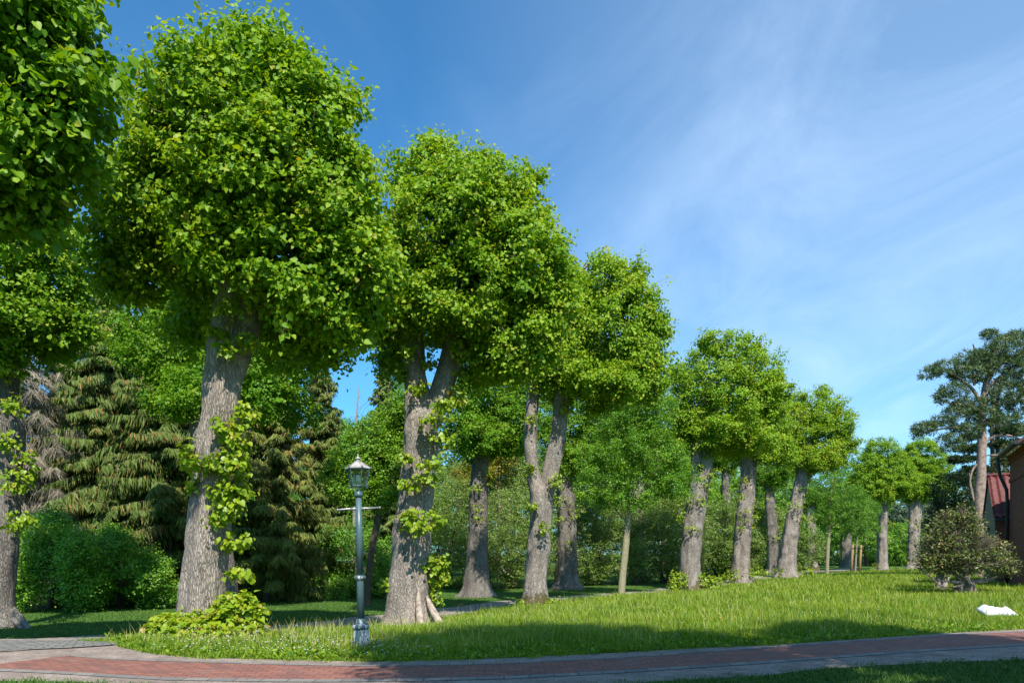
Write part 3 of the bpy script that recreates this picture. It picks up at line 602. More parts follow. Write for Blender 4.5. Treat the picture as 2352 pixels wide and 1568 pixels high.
# ================================================================== CONIFERS
def conifer(label, px, Y, top_py, R0, nb, seed, mat='spruce', bark='darkbark', droop=.6, twl=.45, dens=34, zlow=.3, shape=.85, tint=(.5, .25), tr=.22, dead=False, name='spruce', group='spruces beyond the lawn', level=.21, upturn=.14, frag=4, tww=.052):
    g = np.random.default_rng(seed)
    X = (px - 1176) / F * Y; z = float(gh(X, Y)); root = np.array([X, Y, z])
    H = EYE + (HZ - top_py) / F * Y - z
    e = empty(name, root, label, 'tree', group)
    V, Fq = [], []
    stem(V, Fq, [[0, 0, -.2, tr], [.05, 0, H * .4, tr * .7], [-.03, 0, H * .8, tr * .3], [0, 0, H, .02]], 12, 2, .05, .3, seed)
    finish_stems('trunk', V, Fq, (0, 0, 0), M[bark], e)
    P, B, N, S, W, T = [], [], [], [], [], []
    br = MB()
    zz = zlow
    while zz < H - .25:
        rel = (zz / H); L0 = R0 * (1 - rel) ** shape + .12
        if zz < H * .12: L0 *= .75
        for k in range(nb):
            az = g.uniform(0, 6.283); L = L0 * g.uniform(.45, 1.2); z0 = zz + g.uniform(-.25, .25)
            if g.random() < .08: continue
            hd = np.array([math.cos(az), math.sin(az), 0]); side = np.array([-hd[1], hd[0], 0])
            sag = droop * g.uniform(.5, 1.2)
            n = max(5, int(dens * 1.25 * L / R0 * (1.4 if L > 1 else 1)))
            t = np.sort(g.uniform(.12, 1, n) ** .8)
            def cur(t):
                t = np.asarray(t)[..., None]
                return np.array([0, 0, z0]) + hd * L * t + side * (.08 * L * np.sin(t * 3)) + np.array([0, 0, 1.]) * L * (.18 * t - sag * t * t * .9 + upturn * t ** 4)
            c = cur(t)
            if L > .6: br.tube([cur(q) for q in (0, .35, .7, 1)], [.05 * L / R0 + .012, .03 * L / R0 + .01, .012, .004], 4, False)
            sg = np.where(g.random(n) < .5, 1., -1.)
            for f in range(frag):
                ll = twl * (1.15 - .6 * t) * g.uniform(.5, 1.25, n) * (.5 + .5 * L / R0 + .25)
                off = side * (sg * g.uniform(0, .30, n) * L * (1 - t) * .8)[:, None]
                dd = hd * .35 + side * (sg * g.uniform(.1, .9, n))[:, None] + np.array([0, 0, -1.]) * (droop * 2.1 * g.uniform(.6, 1.5, n))[:, None]
                P.append(c + off + g.normal(size=(n, 3)) * .03); B.append(dd)
                N.append(np.array([0, 0, .6]) + hd * .5 + g.normal(size=(n, 3)) * .5); S.append(ll); W.append(tww * g.uniform(.5, 1.3, n) * (1 if not dead else .35))
                T.append(np.clip(g.normal(tint[0] + .2 * (rel - .5) + g.normal(0, .14), tint[1], n) + (.35 if g.random() < .12 else 0), 0, 1))
        zz += level * g.uniform(.8, 1.2)
    br.build('branches', M['deadtwig'] if dead else M['twig'], e)
    P = np.vstack(P); 
    instance('bare_twigs' if dead else 'needles', P, np.vstack(B), np.vstack(N), np.concatenate(S), np.concatenate(T), T_NEEDLE, M[mat], e, (0, 0, 0), wid=np.concatenate(W), smooth=False)
    return e
conifer('dead grey spruce with bare curling twigs at the far left', 70, 29, 640, 2.9, 6, 61, 'deadtwig', 'palebark', .45, .8, 20, .8, .6, (.5, .3), .13, True, name='dead_spruce', frag=4)
conifer('tall yellowish spruce with hanging curtains of twigs, brown top', 262, 31, 520, 4.0, 8, 62, 'spruce_old', 'darkbark', .62, .50, 60, 3.6, .75, (.5, .24), .26)
conifer('broad drooping spruce with rusty green boughs behind the great lime', 392, 30, 600, 3.6, 8, 63, 'spruce_old', 'darkbark', .62, .50, 58, 2.2, .7, (.52, .26), .26)
conifer('dark spruce right behind the great lime, boughs reaching to the lawn', 615, 30, 690, 3.1, 8, 64, 'spruce', 'darkbark', .42, .5, 46, .6, .8, (.62, .22), .22)
conifer('blue green spruce whose tip shows left of the lamp', 738, 34, 740, 2.0, 8, 65, 'spruce', 'darkbark', .38, .42, 36, .5, .8, (.5, .22), .2)
conifer('slim spruce spire in the sky gap above the lamp', 882, 48, 790, 2.3, 7, 66, 'spruce', 'darkbark', .35, .5, 30, 1, .8, (.38, .2), .2, tww=.11)
conifer('small ragged spruce between the two drooping ones', 500, 33, 800, 3.0, 7, 67, 'spruce_old', 'darkbark', .5, .55, 40, .6, .7, (.45, .25), .2)
conifer('shadowy spruce filling the gap at the far left behind the dead one', 150, 36, 700, 3.4, 7, 68, 'spruce', 'darkbark', .5, .6, 36, .6, .7, (.3, .2), .24, tww=.11)

# leafless snag
e = empty('dead_snag', P3(812, 1280, 46) * [1, 1, 0], 'thin dead pole of a tree poking up into the sky gap left of the spire', 'tree')
m = MB(); q = lambda px, py: tuple(P3(px, py, 46) - P3(812, 1280, 46) * [1, 1, 0])
m.tube([q(812, 1290), q(815, 1100), q(819, 960), q(824, 890)], [.12, .1, .07, .03], 8)
for a, b, c in ((940, 834, 925), (960, 808, 950), (915, 830, 905), (980, 832, 965), (1000, 806, 985), (930, 812, 915)):
    m.tube([q(820, a), q((820 + b) / 2, (a + c) / 2 + 3), q(b, c)], [.03, .02, .01], 5)
m.build('trunk', M['palebark'], e)

# ================================================================== SHRUBS AND BACKGROUND TREES
def shrub(name, label, base, Y, blobs, n, size, mat, seed, group=None, cat='shrub', twigs=0, tm=T_FAR, stems_=3, bark='darkbark', ydepth=1.0, **kw):
    X = (base - 1176) / F * Y; z = float(gh(X, Y)); root = np.array([X, Y, z])
    e = empty(name, root, label, cat, group)
    C, Rr = pxblobs(blobs, Y, ydepth); g = np.random.default_rng(seed)
    V, Fq = [], []
    for k in range(stems_):
        i = k % len(C); s = root + np.array([g.normal() * .12, g.normal() * .12, -.15]); t_ = C[i]
        r = .05 + .012 * (EYE + t_[2])
        stem(V, Fq, [[*s, r * 1.3], [*(s + (t_ - s) * .5 + g.normal(size=3) * .12), r * .8], [*t_, r * .3]], 10, 3, .08, .2, seed + k)
    finish_stems('stems' if cat == 'shrub' else 'trunk', V, Fq, root, M[bark], e)
    if twigs:
        m = MB(); tp, to = sample_blobs(C, Rr, twigs, 1.0, .1, .9, seed)
        for p, o in zip(tp, to):
            j = np.argmin(np.linalg.norm((p - C) / Rr, axis=1)); b0 = C[j] + (p - C[j]) * .45; b0[2] -= .15 * Rr[j][2]
            m.tube([b0 - root, (b0 + p) / 2 - root + g.normal(size=3) * .06, p + o * .12 - root], [.018, .012, .005], 4, False)
        m.build('twigs', M['twig'], e)
    foliage('foliage' if cat == 'shrub' else 'crown', C, Rr, n, size, M[mat], e, root, tm, seed=seed, zmin=z, **kw)
    return e
def rblobs(x0, x1, y0, y1, n, seed, r=(22, 42), dy=1.6):
    g = np.random.default_rng(seed); out = []
    for k in range(n):
        x = g.uniform(x0, x1); f = 1 - abs((x - (x0 + x1) / 2) / ((x1 - x0) / 2)) ** 3
        yt = y1 - (y1 - y0) * (f * .75 + .25); a = g.uniform(*r); out.append((x, g.uniform(yt + a * .6, y1), a, a * g.uniform(.7, 1.05), g.uniform(-dy, dy)))
    return out
BG = 'bushes along the far edge of the lawn'
FK = dict(clus=8, csz=.55, lump=.3, lscale=.8, jit=.6, per=10, tlen=.6, hang=.3, face=(.4, .9), up=.2)
for px, x0, x1, y0, Y_, n_, tn, lab in ((120, 10, 215, 1165, 25, 44000, .6, 'bright green bush at the left edge of the lawn below the dead spruce'),
                                        (280, 190, 385, 1190, 26.2, 44000, .55, 'lush green bush under the yellowish drooping spruce'),
                                        (805, 715, 930, 1190, 33, 34000, .45, 'dim low bush in deep shade behind the lamp'),
                                        (500, 380, 690, 1230, 33, 34000, .3, 'shady bush at the foot of the dark spruces left of the lamp')):
    shrub('elder_bush', lab, px, Y_, rblobs(x0, x1, y0, 1385, 24, px), n_, .085, 'bush', px, BG, tint=(tn, .28), twigs=60, **FK)
WG = 'shaggy willow bushes behind the avenue'
WK = dict(clus=6, csz=.5, per=12, tlen=.55, hang=.2, face=(.4, .8), up=.25, lump=.12, jit=.6)
for i, (px, Y, bl, lab, tn) in enumerate([
    (1000, 40, [(1010, 1240, 60, 90), (1050, 1200, 60, 80), (980, 1300, 60, 60), (1060, 1300, 70, 55)], 'willow bush seen between the lamp side fork and the dark backed lime', .5),
    (1170, 41, [(1170, 1230, 80, 85), (1130, 1290, 70, 60), (1210, 1290, 70, 60)], 'willow bush between the dark backed lime and the V forked lime', .6),
    (1370, 44, [(1370, 1250, 80, 70), (1340, 1290, 60, 55), (1420, 1290, 60, 50), (1390, 1210, 60, 50)], 'willow bush behind the slender pale young trunk', .5),
    (1525, 46, [(1520, 1250, 70, 70), (1560, 1230, 60, 70), (1500, 1300, 60, 40), (1560, 1300, 50, 35), (1510, 1200, 50, 40)], 'willow bush left of the leaning plank strip lime', .6),
    (1650, 56, [(1650, 1240, 60, 70), (1690, 1260, 50, 60), (1640, 1290, 60, 35)], 'willow bush right of the leaning plank strip lime', .45),
    (1780, 72, [(1780, 1250, 60, 60), (1740, 1230, 40, 50), (1830, 1270, 50, 45), (1730, 1280, 60, 35)], 'willow bush behind the straight lime in the middle distance', .4)]):
    shrub('willow_bush', lab, px, Y, [(a, b - 12, c * 1.15, d * 1.15) for a, b, c, d in bl], 62000, .10 * Y / 42, 'willow', 80 + i, WG, tint=(tn, .28), twigs=90, tm=T_OVAL, wscale=1.3, **WK)
TG = 'background trees beyond the back row'
TK = dict(clus=7, csz=.7, per=10, tlen=.8, hang=.4, face=(.4, .8), cat='tree', stems_=2)
for i, (nm, px, Y, bl, n, s, mt, lab, tn) in enumerate([
    ('broadleaf_tree', 820, 52, [(820, 1060, 60, 80), (780, 1110, 50, 80), (870, 1020, 40, 60), (860, 1130, 70, 90), (790, 1010, 30, 40)], 26000, .13, 'fresh', 'mid green tree low in the sky gap left of the spire', .6),
    ('broadleaf_tree', 920, 50, [(930, 990, 36, 70), (930, 1080, 60, 90), (925, 910, 20, 45), (960, 1180, 60, 60)], 26000, .12, 'fresh', 'upright green tree right beside the slim spruce spire', .65),
    ('golden_tree', 1140, 52, [(1145, 1050, 35, 30), (1070, 1100, 25, 25), (1110, 1080, 30, 25)], 7000, .12, 'gold', 'small golden yellow tree showing left of the dark backed lime', .5),
    ('birch_tree', 1165, 55, [(1165, 1120, 60, 60), (1110, 1130, 55, 60), (1210, 1140, 50, 60), (1165, 1065, 55, 40), (1215, 1080, 40, 40), (1040, 1130, 40, 60)], 34000, .10, 'willow', 'light green birch with a thin white stem behind the willow bushes', .5),
    ('broadleaf_tree', 1370, 58, [(1370, 1080, 70, 80), (1420, 1120, 60, 70), (1320, 1120, 50, 60), (1400, 1010, 60, 60)], 26000, .13, 'fresh', 'green tree filling the gap right of the V forked lime', .75),
    ('broadleaf_tree', 1520, 64, [(1520, 1060, 60, 70), (1560, 1110, 60, 60), (1480, 1130, 60, 50)], 22000, .14, 'fresh', 'green tree behind the layered young tree', .6),
    ('broadleaf_tree', 1640, 72, [(1640, 1130, 60, 60), (1700, 1150, 50, 50), (1600, 1150, 50, 50)], 18000, .15, 'fresh', 'green tree behind the leaning plank strip lime', .7),
    ('hawthorn', 1735, 76, [(1738, 1195, 30, 22), (1665, 1190, 22, 14)], 6000, .12, 'silver', 'hawthorn flecked with white blossom behind the straight lime', .7),
    ('broadleaf_tree', 1820, 88, [(1820, 1150, 55, 50), (1780, 1180, 40, 40), (1950, 1110, 40, 40), (1900, 1180, 40, 40), (1860, 1210, 70, 40)], 16000, .17, 'bush', 'dusky green tree behind the far limes', .5),
    ('broadleaf_tree', 1990, 98, [(1975, 1095, 50, 50), (1980, 1150, 50, 45), (1940, 1190, 50, 40), (1960, 1230, 60, 35), (2000, 1240, 40, 30)], 18000, .18, 'fresh', 'leafy tree behind the staked sapling', .5),
    ('willow_tree', 2070, 120, [(2065, 1175, 30, 35), (2080, 1200, 35, 30), (2130, 1180, 30, 30), (2150, 1150, 22, 25)], 12000, .22, 'silver', 'grey green willow between the last pair of limes', .5),
    ('broadleaf_tree', 2068, 100, [(2068, 1240, 40, 35), (2050, 1270, 40, 22), (2120, 1260, 40, 30)], 14000, .16, 'fresh', 'low green tree between the feet of the last pair of limes', .55),
    ]):
    shrub(nm, lab, px, Y, [(a, b, c * 1.2, d * 1.15) for a, b, c, d in bl], int(n * 1.7), s * 1.1, mt, 100 + i, TG, tint=(tn, .25), bark='birch' if nm == 'birch_tree' else 'darkbark', **TK)
shrub('clipped_hedge', 'long dark hedge closing the far end of the avenue', 1990, 104, [(1850, 1290, 40, 22), (1900, 1288, 45, 24), (1960, 1286, 50, 24), (2020, 1286, 50, 24), (2080, 1287, 50, 24), (2140, 1287, 50, 24)], 26000, .16, 'bush', 130, tint=(.15, .15), cat='hedge', stems_=4, **{k: v for k, v in TK.items() if k not in ('cat', 'stems_')})
YW = 'dark yews beside the pine'
for i, (px, Y, bl, lab, tn) in enumerate([
    (2195, 52, [(2195, 1130, 55, 50), (2220, 1180, 60, 50), (2180, 1190, 50, 50), (2175, 1250, 50, 60)], 'dark yew below the open sky left of the pine trunk', .4),
    (2320, 54, [(2320, 1080, 40, 60), (2300, 1130, 45, 60), (2345, 1130, 40, 70), (2275, 1190, 40, 50)], 'tawny green yew right of the pine trunk', .75)]):
    shrub('yew_tree', lab, px, Y, bl, 26000, .16, 'yew', 140 + i, YW, cat='tree', tint=(tn, .25), tm=T_OVAL, wscale=1.3, per=9, tlen=.6, hang=.3, face=(.4, .8))
# far wood as one mass
fw = []
for px in range(640, 2440, 55):
    top = np.interp(px, [640, 900, 1100, 1250, 1500, 1800, 2000, 2150, 2300], [1060, 1010, 1015, 1040, 1050, 1110, 1150, 1150, 1120]) + 14 * math.sin(px * .031) + 8 * math.sin(px * .083)
    for r_ in range(3): fw.append((px + 20 * (r_ % 2), top + 32 + r_ * (1262 - top) / 3, 44, 42, -6 * r_))
C, Rr = pxblobs(fw, 150)
o = foliage('distant_wood', C, Rr, 230000, .5, M['farwood'], None, (0, 0, 0), T_FAR, per=8, tlen=2.2, clus=6, csz=1.8, tint=(.5, .25), seed=9, jit=.6)
tag(o, 'far wooded slope of grey green trees beyond the avenue', 'wood', kind='stuff')
fw = [(px, 1240 - 60 * abs(math.sin(px * .02)), 70, 110 + 50 * math.sin(px * .013)) for px in range(-60, 760, 55)]
C, Rr = pxblobs(fw, 48)
o = foliage('thicket_wood', C, Rr, 60000, .16, M['bush'], None, (0, 0, 0), T_FAR, per=8, tlen=1.0, tint=(.15, .2), seed=10)
tag(o, 'dim woodland undergrowth behind the spruces on the left', 'wood', kind='stuff')

# half bare rhododendron on the right
X = (2212 - 1176) / F * 26.5; z = float(gh(X, 26.5)); root = np.array([X, 26.5, z])
e = empty('rhododendron', root, 'wide half bare shrub with brown twigs and leathery leaves before the brick building', 'shrub')
bl = [(2225, 1285, 88, 32), (2290, 1292, 40, 26), (2160, 1280, 42, 32), (2215, 1250, 75, 30), (2190, 1215, 48, 28), (2232, 1205, 30, 22), (2275, 1262, 38, 20), (2150, 1245, 26, 22), (2205, 1180, 24, 16), (2172, 1190, 18, 16), (2310, 1302, 22, 14), (2120, 1292, 18, 14)]
C, Rr = pxblobs(bl, 26.5, .9); V, Fq = [], []; g = np.random.default_rng(5)
for j, (bx, bz) in enumerate(((2212, 0), (2222, 0), (2205, .1), (2232, .1))):
    s = P3(bx, 1362, 26.5); s[2] = z - .15
    for k in range(3):
        t_ = C[g.integers(len(C))] + g.normal(size=3) * .2
        stem(V, Fq, [[*s, .075], [*(s + [g.normal() * .1, g.normal() * .1, .55]), .06], [*(s + (t_ - s) * .6 + g.normal(size=3) * .12), .035], [*t_, .012]], 9, 4, .15, .4, j * 5 + k)
finish_stems('stems', V, Fq, root, M['pinebark'], e)
m = MB(); tp, to = sample_blobs(C, Rr, 1700, 1.0, .2, 1.4, 3)
for p, o_ in zip(tp, to):
    j = np.argmin(np.linalg.norm((p - C) / Rr, axis=1)); b0 = C[j] + (p - C[j]) * .5; b0[2] -= .12
    m.tube([b0 - root, (b0 + p) / 2 - root + g.normal(size=3) * .05, p + o_ * .08 + [0, 0, .05] - root], [.013, .010, .005], 4, False)
m.build('twigs', M['twig'], e)
foliage('foliage', C, Rr, 12500, .10, M['rhodo'], e, root, T_OVAL, per=7, tlen=.2, clus=4, csz=.28, up=.5, hang=.1, shell=.85, lump=.22, lscale=1.6, tint=(.5, .27), face=(.4, .9), jit=.6, seed=4, wscale=1.4, spread=.3)
# its lower neighbour stem group
shrub('rhododendron', 'small second shrub on two pale stems tucked behind the left of the half bare shrub', 2168, 29.5, [(2170, 1255, 45, 40), (2150, 1280, 35, 35), (2195, 1275, 40, 35)], 5000, .11, 'rhodo', 150, twigs=120, bark='palebark', tm=T_OVAL, wscale=1.4, per=7, tlen=.25, up=.4, hang=.1, tint=(.4, .25))
for o in (e,): o['label'] = 'wide half bare shrub with brown twigs and leathery leaves before the brick building'

# pine
YP = 46.0
X = (2252 - 1176) / F * YP; z = float(gh(X, YP)); root = np.array([X, YP, z])
e = empty('pine_tree', root, 'tall pine with a bare flesh grey trunk and flat blue green pads, far right', 'tree')
V, Fq = [], []
stem(V, Fq, pxstem([(2248, 1300, 13), (2249, 1170, 12), (2253, 1080, 10.5), (2255, 1010, 9.5), (2256, 940, 8), (2268, 870, 6), (2290, 800, 4)], YP, z - .2), 18, 4, .07, .3, 5)
for st in ([(2256, 930, 5), (2235, 895, 4), (2205, 870, 3), (2170, 848, 1.5)], [(2257, 960, 4), (2225, 930, 3), (2180, 925, 2), (2140, 905, 1)], [(2256, 985, 4), (2210, 980, 3), (2160, 985, 2), (2110, 995, 1)],
           [(2256, 1015, 4), (2290, 1000, 3), (2320, 1000, 2), (2350, 1010, 1.5)], [(2256, 1045, 3), (2285, 1045, 2), (2310, 1042, 1)], [(2252, 1060, 3), (2236, 1075, 2.2), (2228, 1105, 2), (2234, 1140, 1.5), (2240, 1155, 1)],
           [(2262, 900, 4), (2290, 870, 3), (2330, 850, 2)], [(2270, 860, 4), (2245, 820, 3), (2235, 790, 1.5)], [(2238, 1150, 1.5), (2232, 1120, 1), (2226, 1085, .8)],
           [(2238, 885, 3), (2232, 850, 2), (2215, 830, 1)], [(2290, 805, 3), (2310, 785, 2), (2330, 775, 1)]):
    stem(V, Fq, pxstem(st, YP), 7, 4, .06, 0, len(V))
finish_stems('trunk', V, Fq, root, M['pinebark'], e)
bl = [(2290, 812, 52, 30), (2325, 800, 45, 28), (2235, 825, 38, 20), (2180, 845, 42, 15), (2140, 858, 22, 11), (2225, 858, 50, 18), (2300, 850, 60, 28), (2340, 860, 40, 30), (2190, 895, 32, 13), (2160, 915, 22, 12), (2235, 925, 42, 17), (2205, 945, 38, 14),
      (2300, 905, 50, 26), (2345, 920, 30, 30), (2265, 955, 40, 18), (2170, 968, 35, 11), (2125, 985, 28, 11), (2105, 997, 15, 9), (2215, 985, 35, 12), (2180, 1008, 25, 10), (2300, 965, 45, 16), (2340, 985, 25, 14), (2180, 1030, 16, 8), (2205, 1020, 18, 7), (2270, 770, 22, 10), (2335, 770, 22, 10)]
def tufts(name, bl, Y, nt_, mat, parent, root, nper=16, ln=.2, wd=.045, tint=(.5, .22), ydepth=1.3):
    C, Rr = pxblobs(bl, Y, ydepth); q, o = sample_blobs(C, Rr, nt_, .75, .25, .8, 2)
    ax = norm(o * .5 + [0, 0, .7] + R.normal(size=q.shape) * .3)
    B = norm(ax[:, None] * .7 + rdir(nt_ * nper).reshape(nt_, nper, 3))
    P = q[:, None] + B * .03 + R.normal(size=B.shape) * .07
    N = R.normal(size=B.shape); n = nt_ * nper
    ti = np.clip(np.repeat(R.normal(tint[0], tint[1], nt_), nper) + R.normal(0, .1, n), 0, 1)
    return instance(name, P.reshape(-1, 3), B.reshape(-1, 3), N.reshape(-1, 3), R.uniform(.7, 1.2, n) * ln, ti, T_NEEDLE, mat, parent, root, wid=R.uniform(.7, 1.3, n) * wd, smooth=False)
tufts('crown', bl, YP, 2700, M['pine'], e, root, ydepth=1.1, ln=.23, wd=.04)
YC = 58.0; X = (2283 - 1176) / F * YC; z = float(gh(X, YC)); root = np.array([X, YC, z])
e = empty('dark_pine', root, 'darker pine with two thin stems behind the tall pine', 'tree')
V, Fq = [], []
for a in (2278, 2290): stem(V, Fq, pxstem([(a, 1300, 6), (a + 3, 1100, 5), (a, 960, 4), (a + 6, 880, 2)], YC), 10, 3, .05, 0, a)
finish_stems('trunk', V, Fq, root, M['darkbark'], e)
tufts('crown', [(2225, 1030, 35, 6), (2210, 1055, 30, 6), (2235, 1080, 35, 7), (2215, 1095, 32, 7), (2330, 1040, 28, 7), (2310, 1020, 40, 7), (2250, 1105, 40, 10), (2320, 990, 35, 12), (2225, 1005, 20, 5), (2330, 1060, 30, 8)], YC, 1500, M['yew'], e, root, ln=.26, wd=.06, tint=(.35, .2))

# ================================================================== GROUND
def edge(pts, x):
    a = np.array(pts, float); return np.interp(x, a[:, 0], a[:, 1])
def ground_pt(px, py):
    Y = EYE * F / (py - HZ)
    for _ in range(6):
        X = (px - 1176) / F * Y; Y = (EYE - float(gh(X, Y))) * F / (py - HZ)
    return np.array([(px - 1176) / F * Y, Y])
MEADOW = [(-200, 1464), (0, 1466), (150, 1469), (262, 1476), (275, 1486), (350, 1501), (450, 1510), (588, 1513), (838, 1519), (1038, 1515), (1176, 1510), (1426, 1498), (1576, 1489), (1764, 1481), (2014, 1464), (2164, 1454), (2352, 1444), (2600, 1430), (3200, 1400)]
BTOP = [(-300, 1562), (0, 1524), (150, 1506), (250, 1515), (408, 1520), (588, 1526), (838, 1531), (1038, 1528), (1176, 1524), (1426, 1512), (1576, 1501), (1764, 1488), (2014, 1470), (2164, 1460), (2352, 1451), (2600, 1437), (3000, 1415)]
BBOT = [(-300, 1563), (0, 1536), (120, 1541), (250, 1549), (375, 1556), (588, 1559.5), (738, 1560.5), (938, 1559), (1176, 1553), (1426, 1540), (1576, 1530), (1764, 1518), (2014, 1499), (2164, 1489), (2352, 1478), (2600, 1462), (3000, 1436)]
LOWER = [(-400, 1562), (60, 1563), (200, 1566), (400, 1580), (900, 1600), (1250, 1582), (1551, 1562), (1764, 1550), (1864, 1537), (2014, 1527.6), (2164, 1520), (2352, 1514), (2700, 1492), (3000, 1478)]
def strip(name, top, bot, x0, x1, n, rows, lift, mat, kind='structure', label=None):
    xs = np.linspace(x0, x1, n); V = []; U = []; s = 0; prev = None
    for x in xs:
        a = ground_pt(x, edge(bot, x)); b = ground_pt(x, edge(top, x))
        if prev is not None: s += np.linalg.norm(a - prev)
        prev = a
        for r_ in range(rows + 1):
            p = a + (b - a) * r_ / rows; V.append([*p, float(gh(*p)) + lift])
            U.append([s + (p[0] - a[0]) * .93, np.linalg.norm(p - a) + (.1 if name == 'stone_edging' else 0)])
    V = np.array(V); U = np.array(U); k = rows + 1
    i, j = np.meshgrid(np.arange(n - 1), np.arange(rows), indexing='ij'); b0 = i * k + j
    Fa = np.stack([b0, b0 + k, b0 + k + 1, b0 + 1], -1).reshape(-1, 4)
    o = link(name, npmesh(name, V, Fa, uv=U), mat); return tag(o, label, kind=kind)

# ground sheet
gx = np.unique(np.concatenate([np.arange(-30, 60.1, .5), np.arange(-100, 120, 5.), np.arange(-900, 901, 60.)]))
gy = np.unique(np.concatenate([np.arange(4, 75.1, .5), np.arange(-60, 130, 5.), np.arange(-300, 1201, 60.)]))
GX, GY = np.meshgrid(gx, gy); GZ = gh(GX, GY)
# a low wooded rise far behind
V = np.stack([GX, GY, GZ], -1).reshape(-1, 3); nx = len(gx)
i, j = np.meshgrid(np.arange(len(gy) - 1), np.arange(nx - 1), indexing='ij'); b0 = i * nx + j
Fa = np.stack([b0, b0 + 1, b0 + nx + 1, b0 + nx], -1).reshape(-1, 4)
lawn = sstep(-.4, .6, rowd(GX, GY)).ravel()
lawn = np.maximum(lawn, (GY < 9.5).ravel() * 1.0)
m, nt, b, out = newmat('lawn_ground')
n1 = nz(nt, 1.1, 6, .7, mapping(nt, (1, 1, 1))); n2 = nz(nt, 38, 4, .7, mapping(nt, (1, 1, 1))); n3 = nz(nt, .35, 3, .5, mapping(nt, (1, 1, 1)))
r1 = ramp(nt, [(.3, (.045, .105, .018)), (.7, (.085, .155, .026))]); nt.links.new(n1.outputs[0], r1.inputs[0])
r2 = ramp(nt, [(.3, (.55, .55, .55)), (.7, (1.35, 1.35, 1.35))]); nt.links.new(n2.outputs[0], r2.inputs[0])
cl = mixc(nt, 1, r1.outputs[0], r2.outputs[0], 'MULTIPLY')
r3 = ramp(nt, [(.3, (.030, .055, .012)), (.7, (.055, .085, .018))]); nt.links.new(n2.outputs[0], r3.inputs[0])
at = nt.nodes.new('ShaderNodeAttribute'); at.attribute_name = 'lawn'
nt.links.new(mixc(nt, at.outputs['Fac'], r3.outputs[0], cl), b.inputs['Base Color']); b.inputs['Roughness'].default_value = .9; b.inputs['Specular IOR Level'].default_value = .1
bump(nt, b, n2.outputs[0], .8, .03)
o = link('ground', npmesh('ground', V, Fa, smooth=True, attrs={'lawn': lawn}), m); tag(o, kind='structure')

def gravelmat(name, c1, c2, sc_=1.0):
    m, nt, b, out = newmat(name)
    v = mapping(nt, (1, 1, 1)); vo = nt.nodes.new('ShaderNodeTexVoronoi'); vo.inputs['Scale'].default_value = 55 * sc_; nt.links.new(v, vo.inputs['Vector'])
    n = nz(nt, 2.2, 6, .7, v); n2 = nz(nt, 90, 3, .7, v)
    r1 = ramp(nt, [(.3, c1), (.68, c2)]); nt.links.new(n.outputs[0], r1.inputs[0])
    hs = nt.nodes.new('ShaderNodeSeparateColor'); nt.links.new(vo.outputs['Color'], hs.inputs[0])
    r2 = ramp(nt, [(0, (.65, .63, .62)), (1, (1.3, 1.28, 1.25))]); nt.links.new(hs.outputs[0], r2.inputs[0])
    c = mixc(nt, .9, r1.outputs[0], r2.outputs[0], 'MULTIPLY')
    r4 = ramp(nt, [(.35, (.7, .7, .7)), (.65, (1.15, 1.15, 1.15))]); nt.links.new(n2.outputs[0], r4.inputs[0])
    c = mixc(nt, .7, c, r4.outputs[0], 'MULTIPLY')
    nt.links.new(c, b.inputs['Base Color']); b.inputs['Roughness'].default_value = .9; b.inputs['Specular IOR Level'].default_value = .2
    bump(nt, b, vo.outputs['Distance'], .5, .008); return m
M['gravel'] = gravelmat('sandy_gravel', (.17, .135, .115), (.34, .285, .25))
M['avenue'] = gravelmat('avenue_gravel', (.20, .175, .15), (.34, .30, .26), .6)
def brickmat(name, c1, c2, mortar, bw, bh, ms, uvscale=1, bstr=.4, noise_=.8, grey=None, offset=.5):
    m, nt, b, out = newmat(name)
    tc = nt.nodes.new('ShaderNodeTexCoord'); br = nt.nodes.new('ShaderNodeTexBrick')
    nd = nz(nt, 3, 3, .5, tc.outputs['UV']); ad = nt.nodes.new('ShaderNodeVectorMath'); ad.operation = 'MULTIPLY_ADD'
    nt.links.new(nd.outputs['Color'], ad.inputs[0]); ad.inputs[1].default_value = (.02, .02, 0); nt.links.new(tc.outputs['UV'], ad.inputs[2])
    nt.links.new(ad.outputs[0], br.inputs['Vector'])
    br.inputs['Scale'].default_value = 1; br.inputs['Brick Width'].default_value = bw; br.inputs['Row Height'].default_value = bh
    br.inputs['Mortar Size'].default_value = ms; br.inputs['Mortar Smooth'].default_value = .3; br.offset = offset
    br.inputs['Bias'].default_value = 0
    br.inputs['Color1'].default_value = (*c1, 1); br.inputs['Color2'].default_value = (*c2, 1); br.inputs['Mortar'].default_value = (*mortar, 1)
    n = nz(nt, 1.2, 6, .7, tc.outputs['UV']); n2 = nz(nt, 45, 4, .7, tc.outputs['UV'])
    c = br.outputs['Color']
    if grey:
        r = ramp(nt, [(.52, (0, 0, 0)), (.66, (1, 1, 1))]); nt.links.new(n.outputs[0], r.inputs[0])
        c = mixc(nt, mth(nt, 'MULTIPLY', r.outputs[0], .5), c, grey)
    r = ramp(nt, [(.3, (.65, .65, .65)), (.7, (1.2, 1.2, 1.2))]); nt.links.new(n2.outputs[0], r.inputs[0])
    c = mixc(nt, noise_, c, r.outputs[0], 'MULTIPLY')
    nt.links.new(c, b.inputs['Base Color']); b.inputs['Roughness'].default_value = .85; b.inputs['Specular IOR Level'].default_value = .25
    h = mth(nt, 'ADD', mth(nt, 'MULTIPLY', br.outputs['Fac'], -1.0), mth(nt, 'MULTIPLY', n2.outputs[0], .3))
    bump(nt, b, h, bstr, .01); return m
M['path'] = brickmat('path_brick', (.31, .125, .09), (.20, .095, .08), (.11, .08, .065), .21, .14, .009, grey=(.28, .17, .14), bstr=.7)
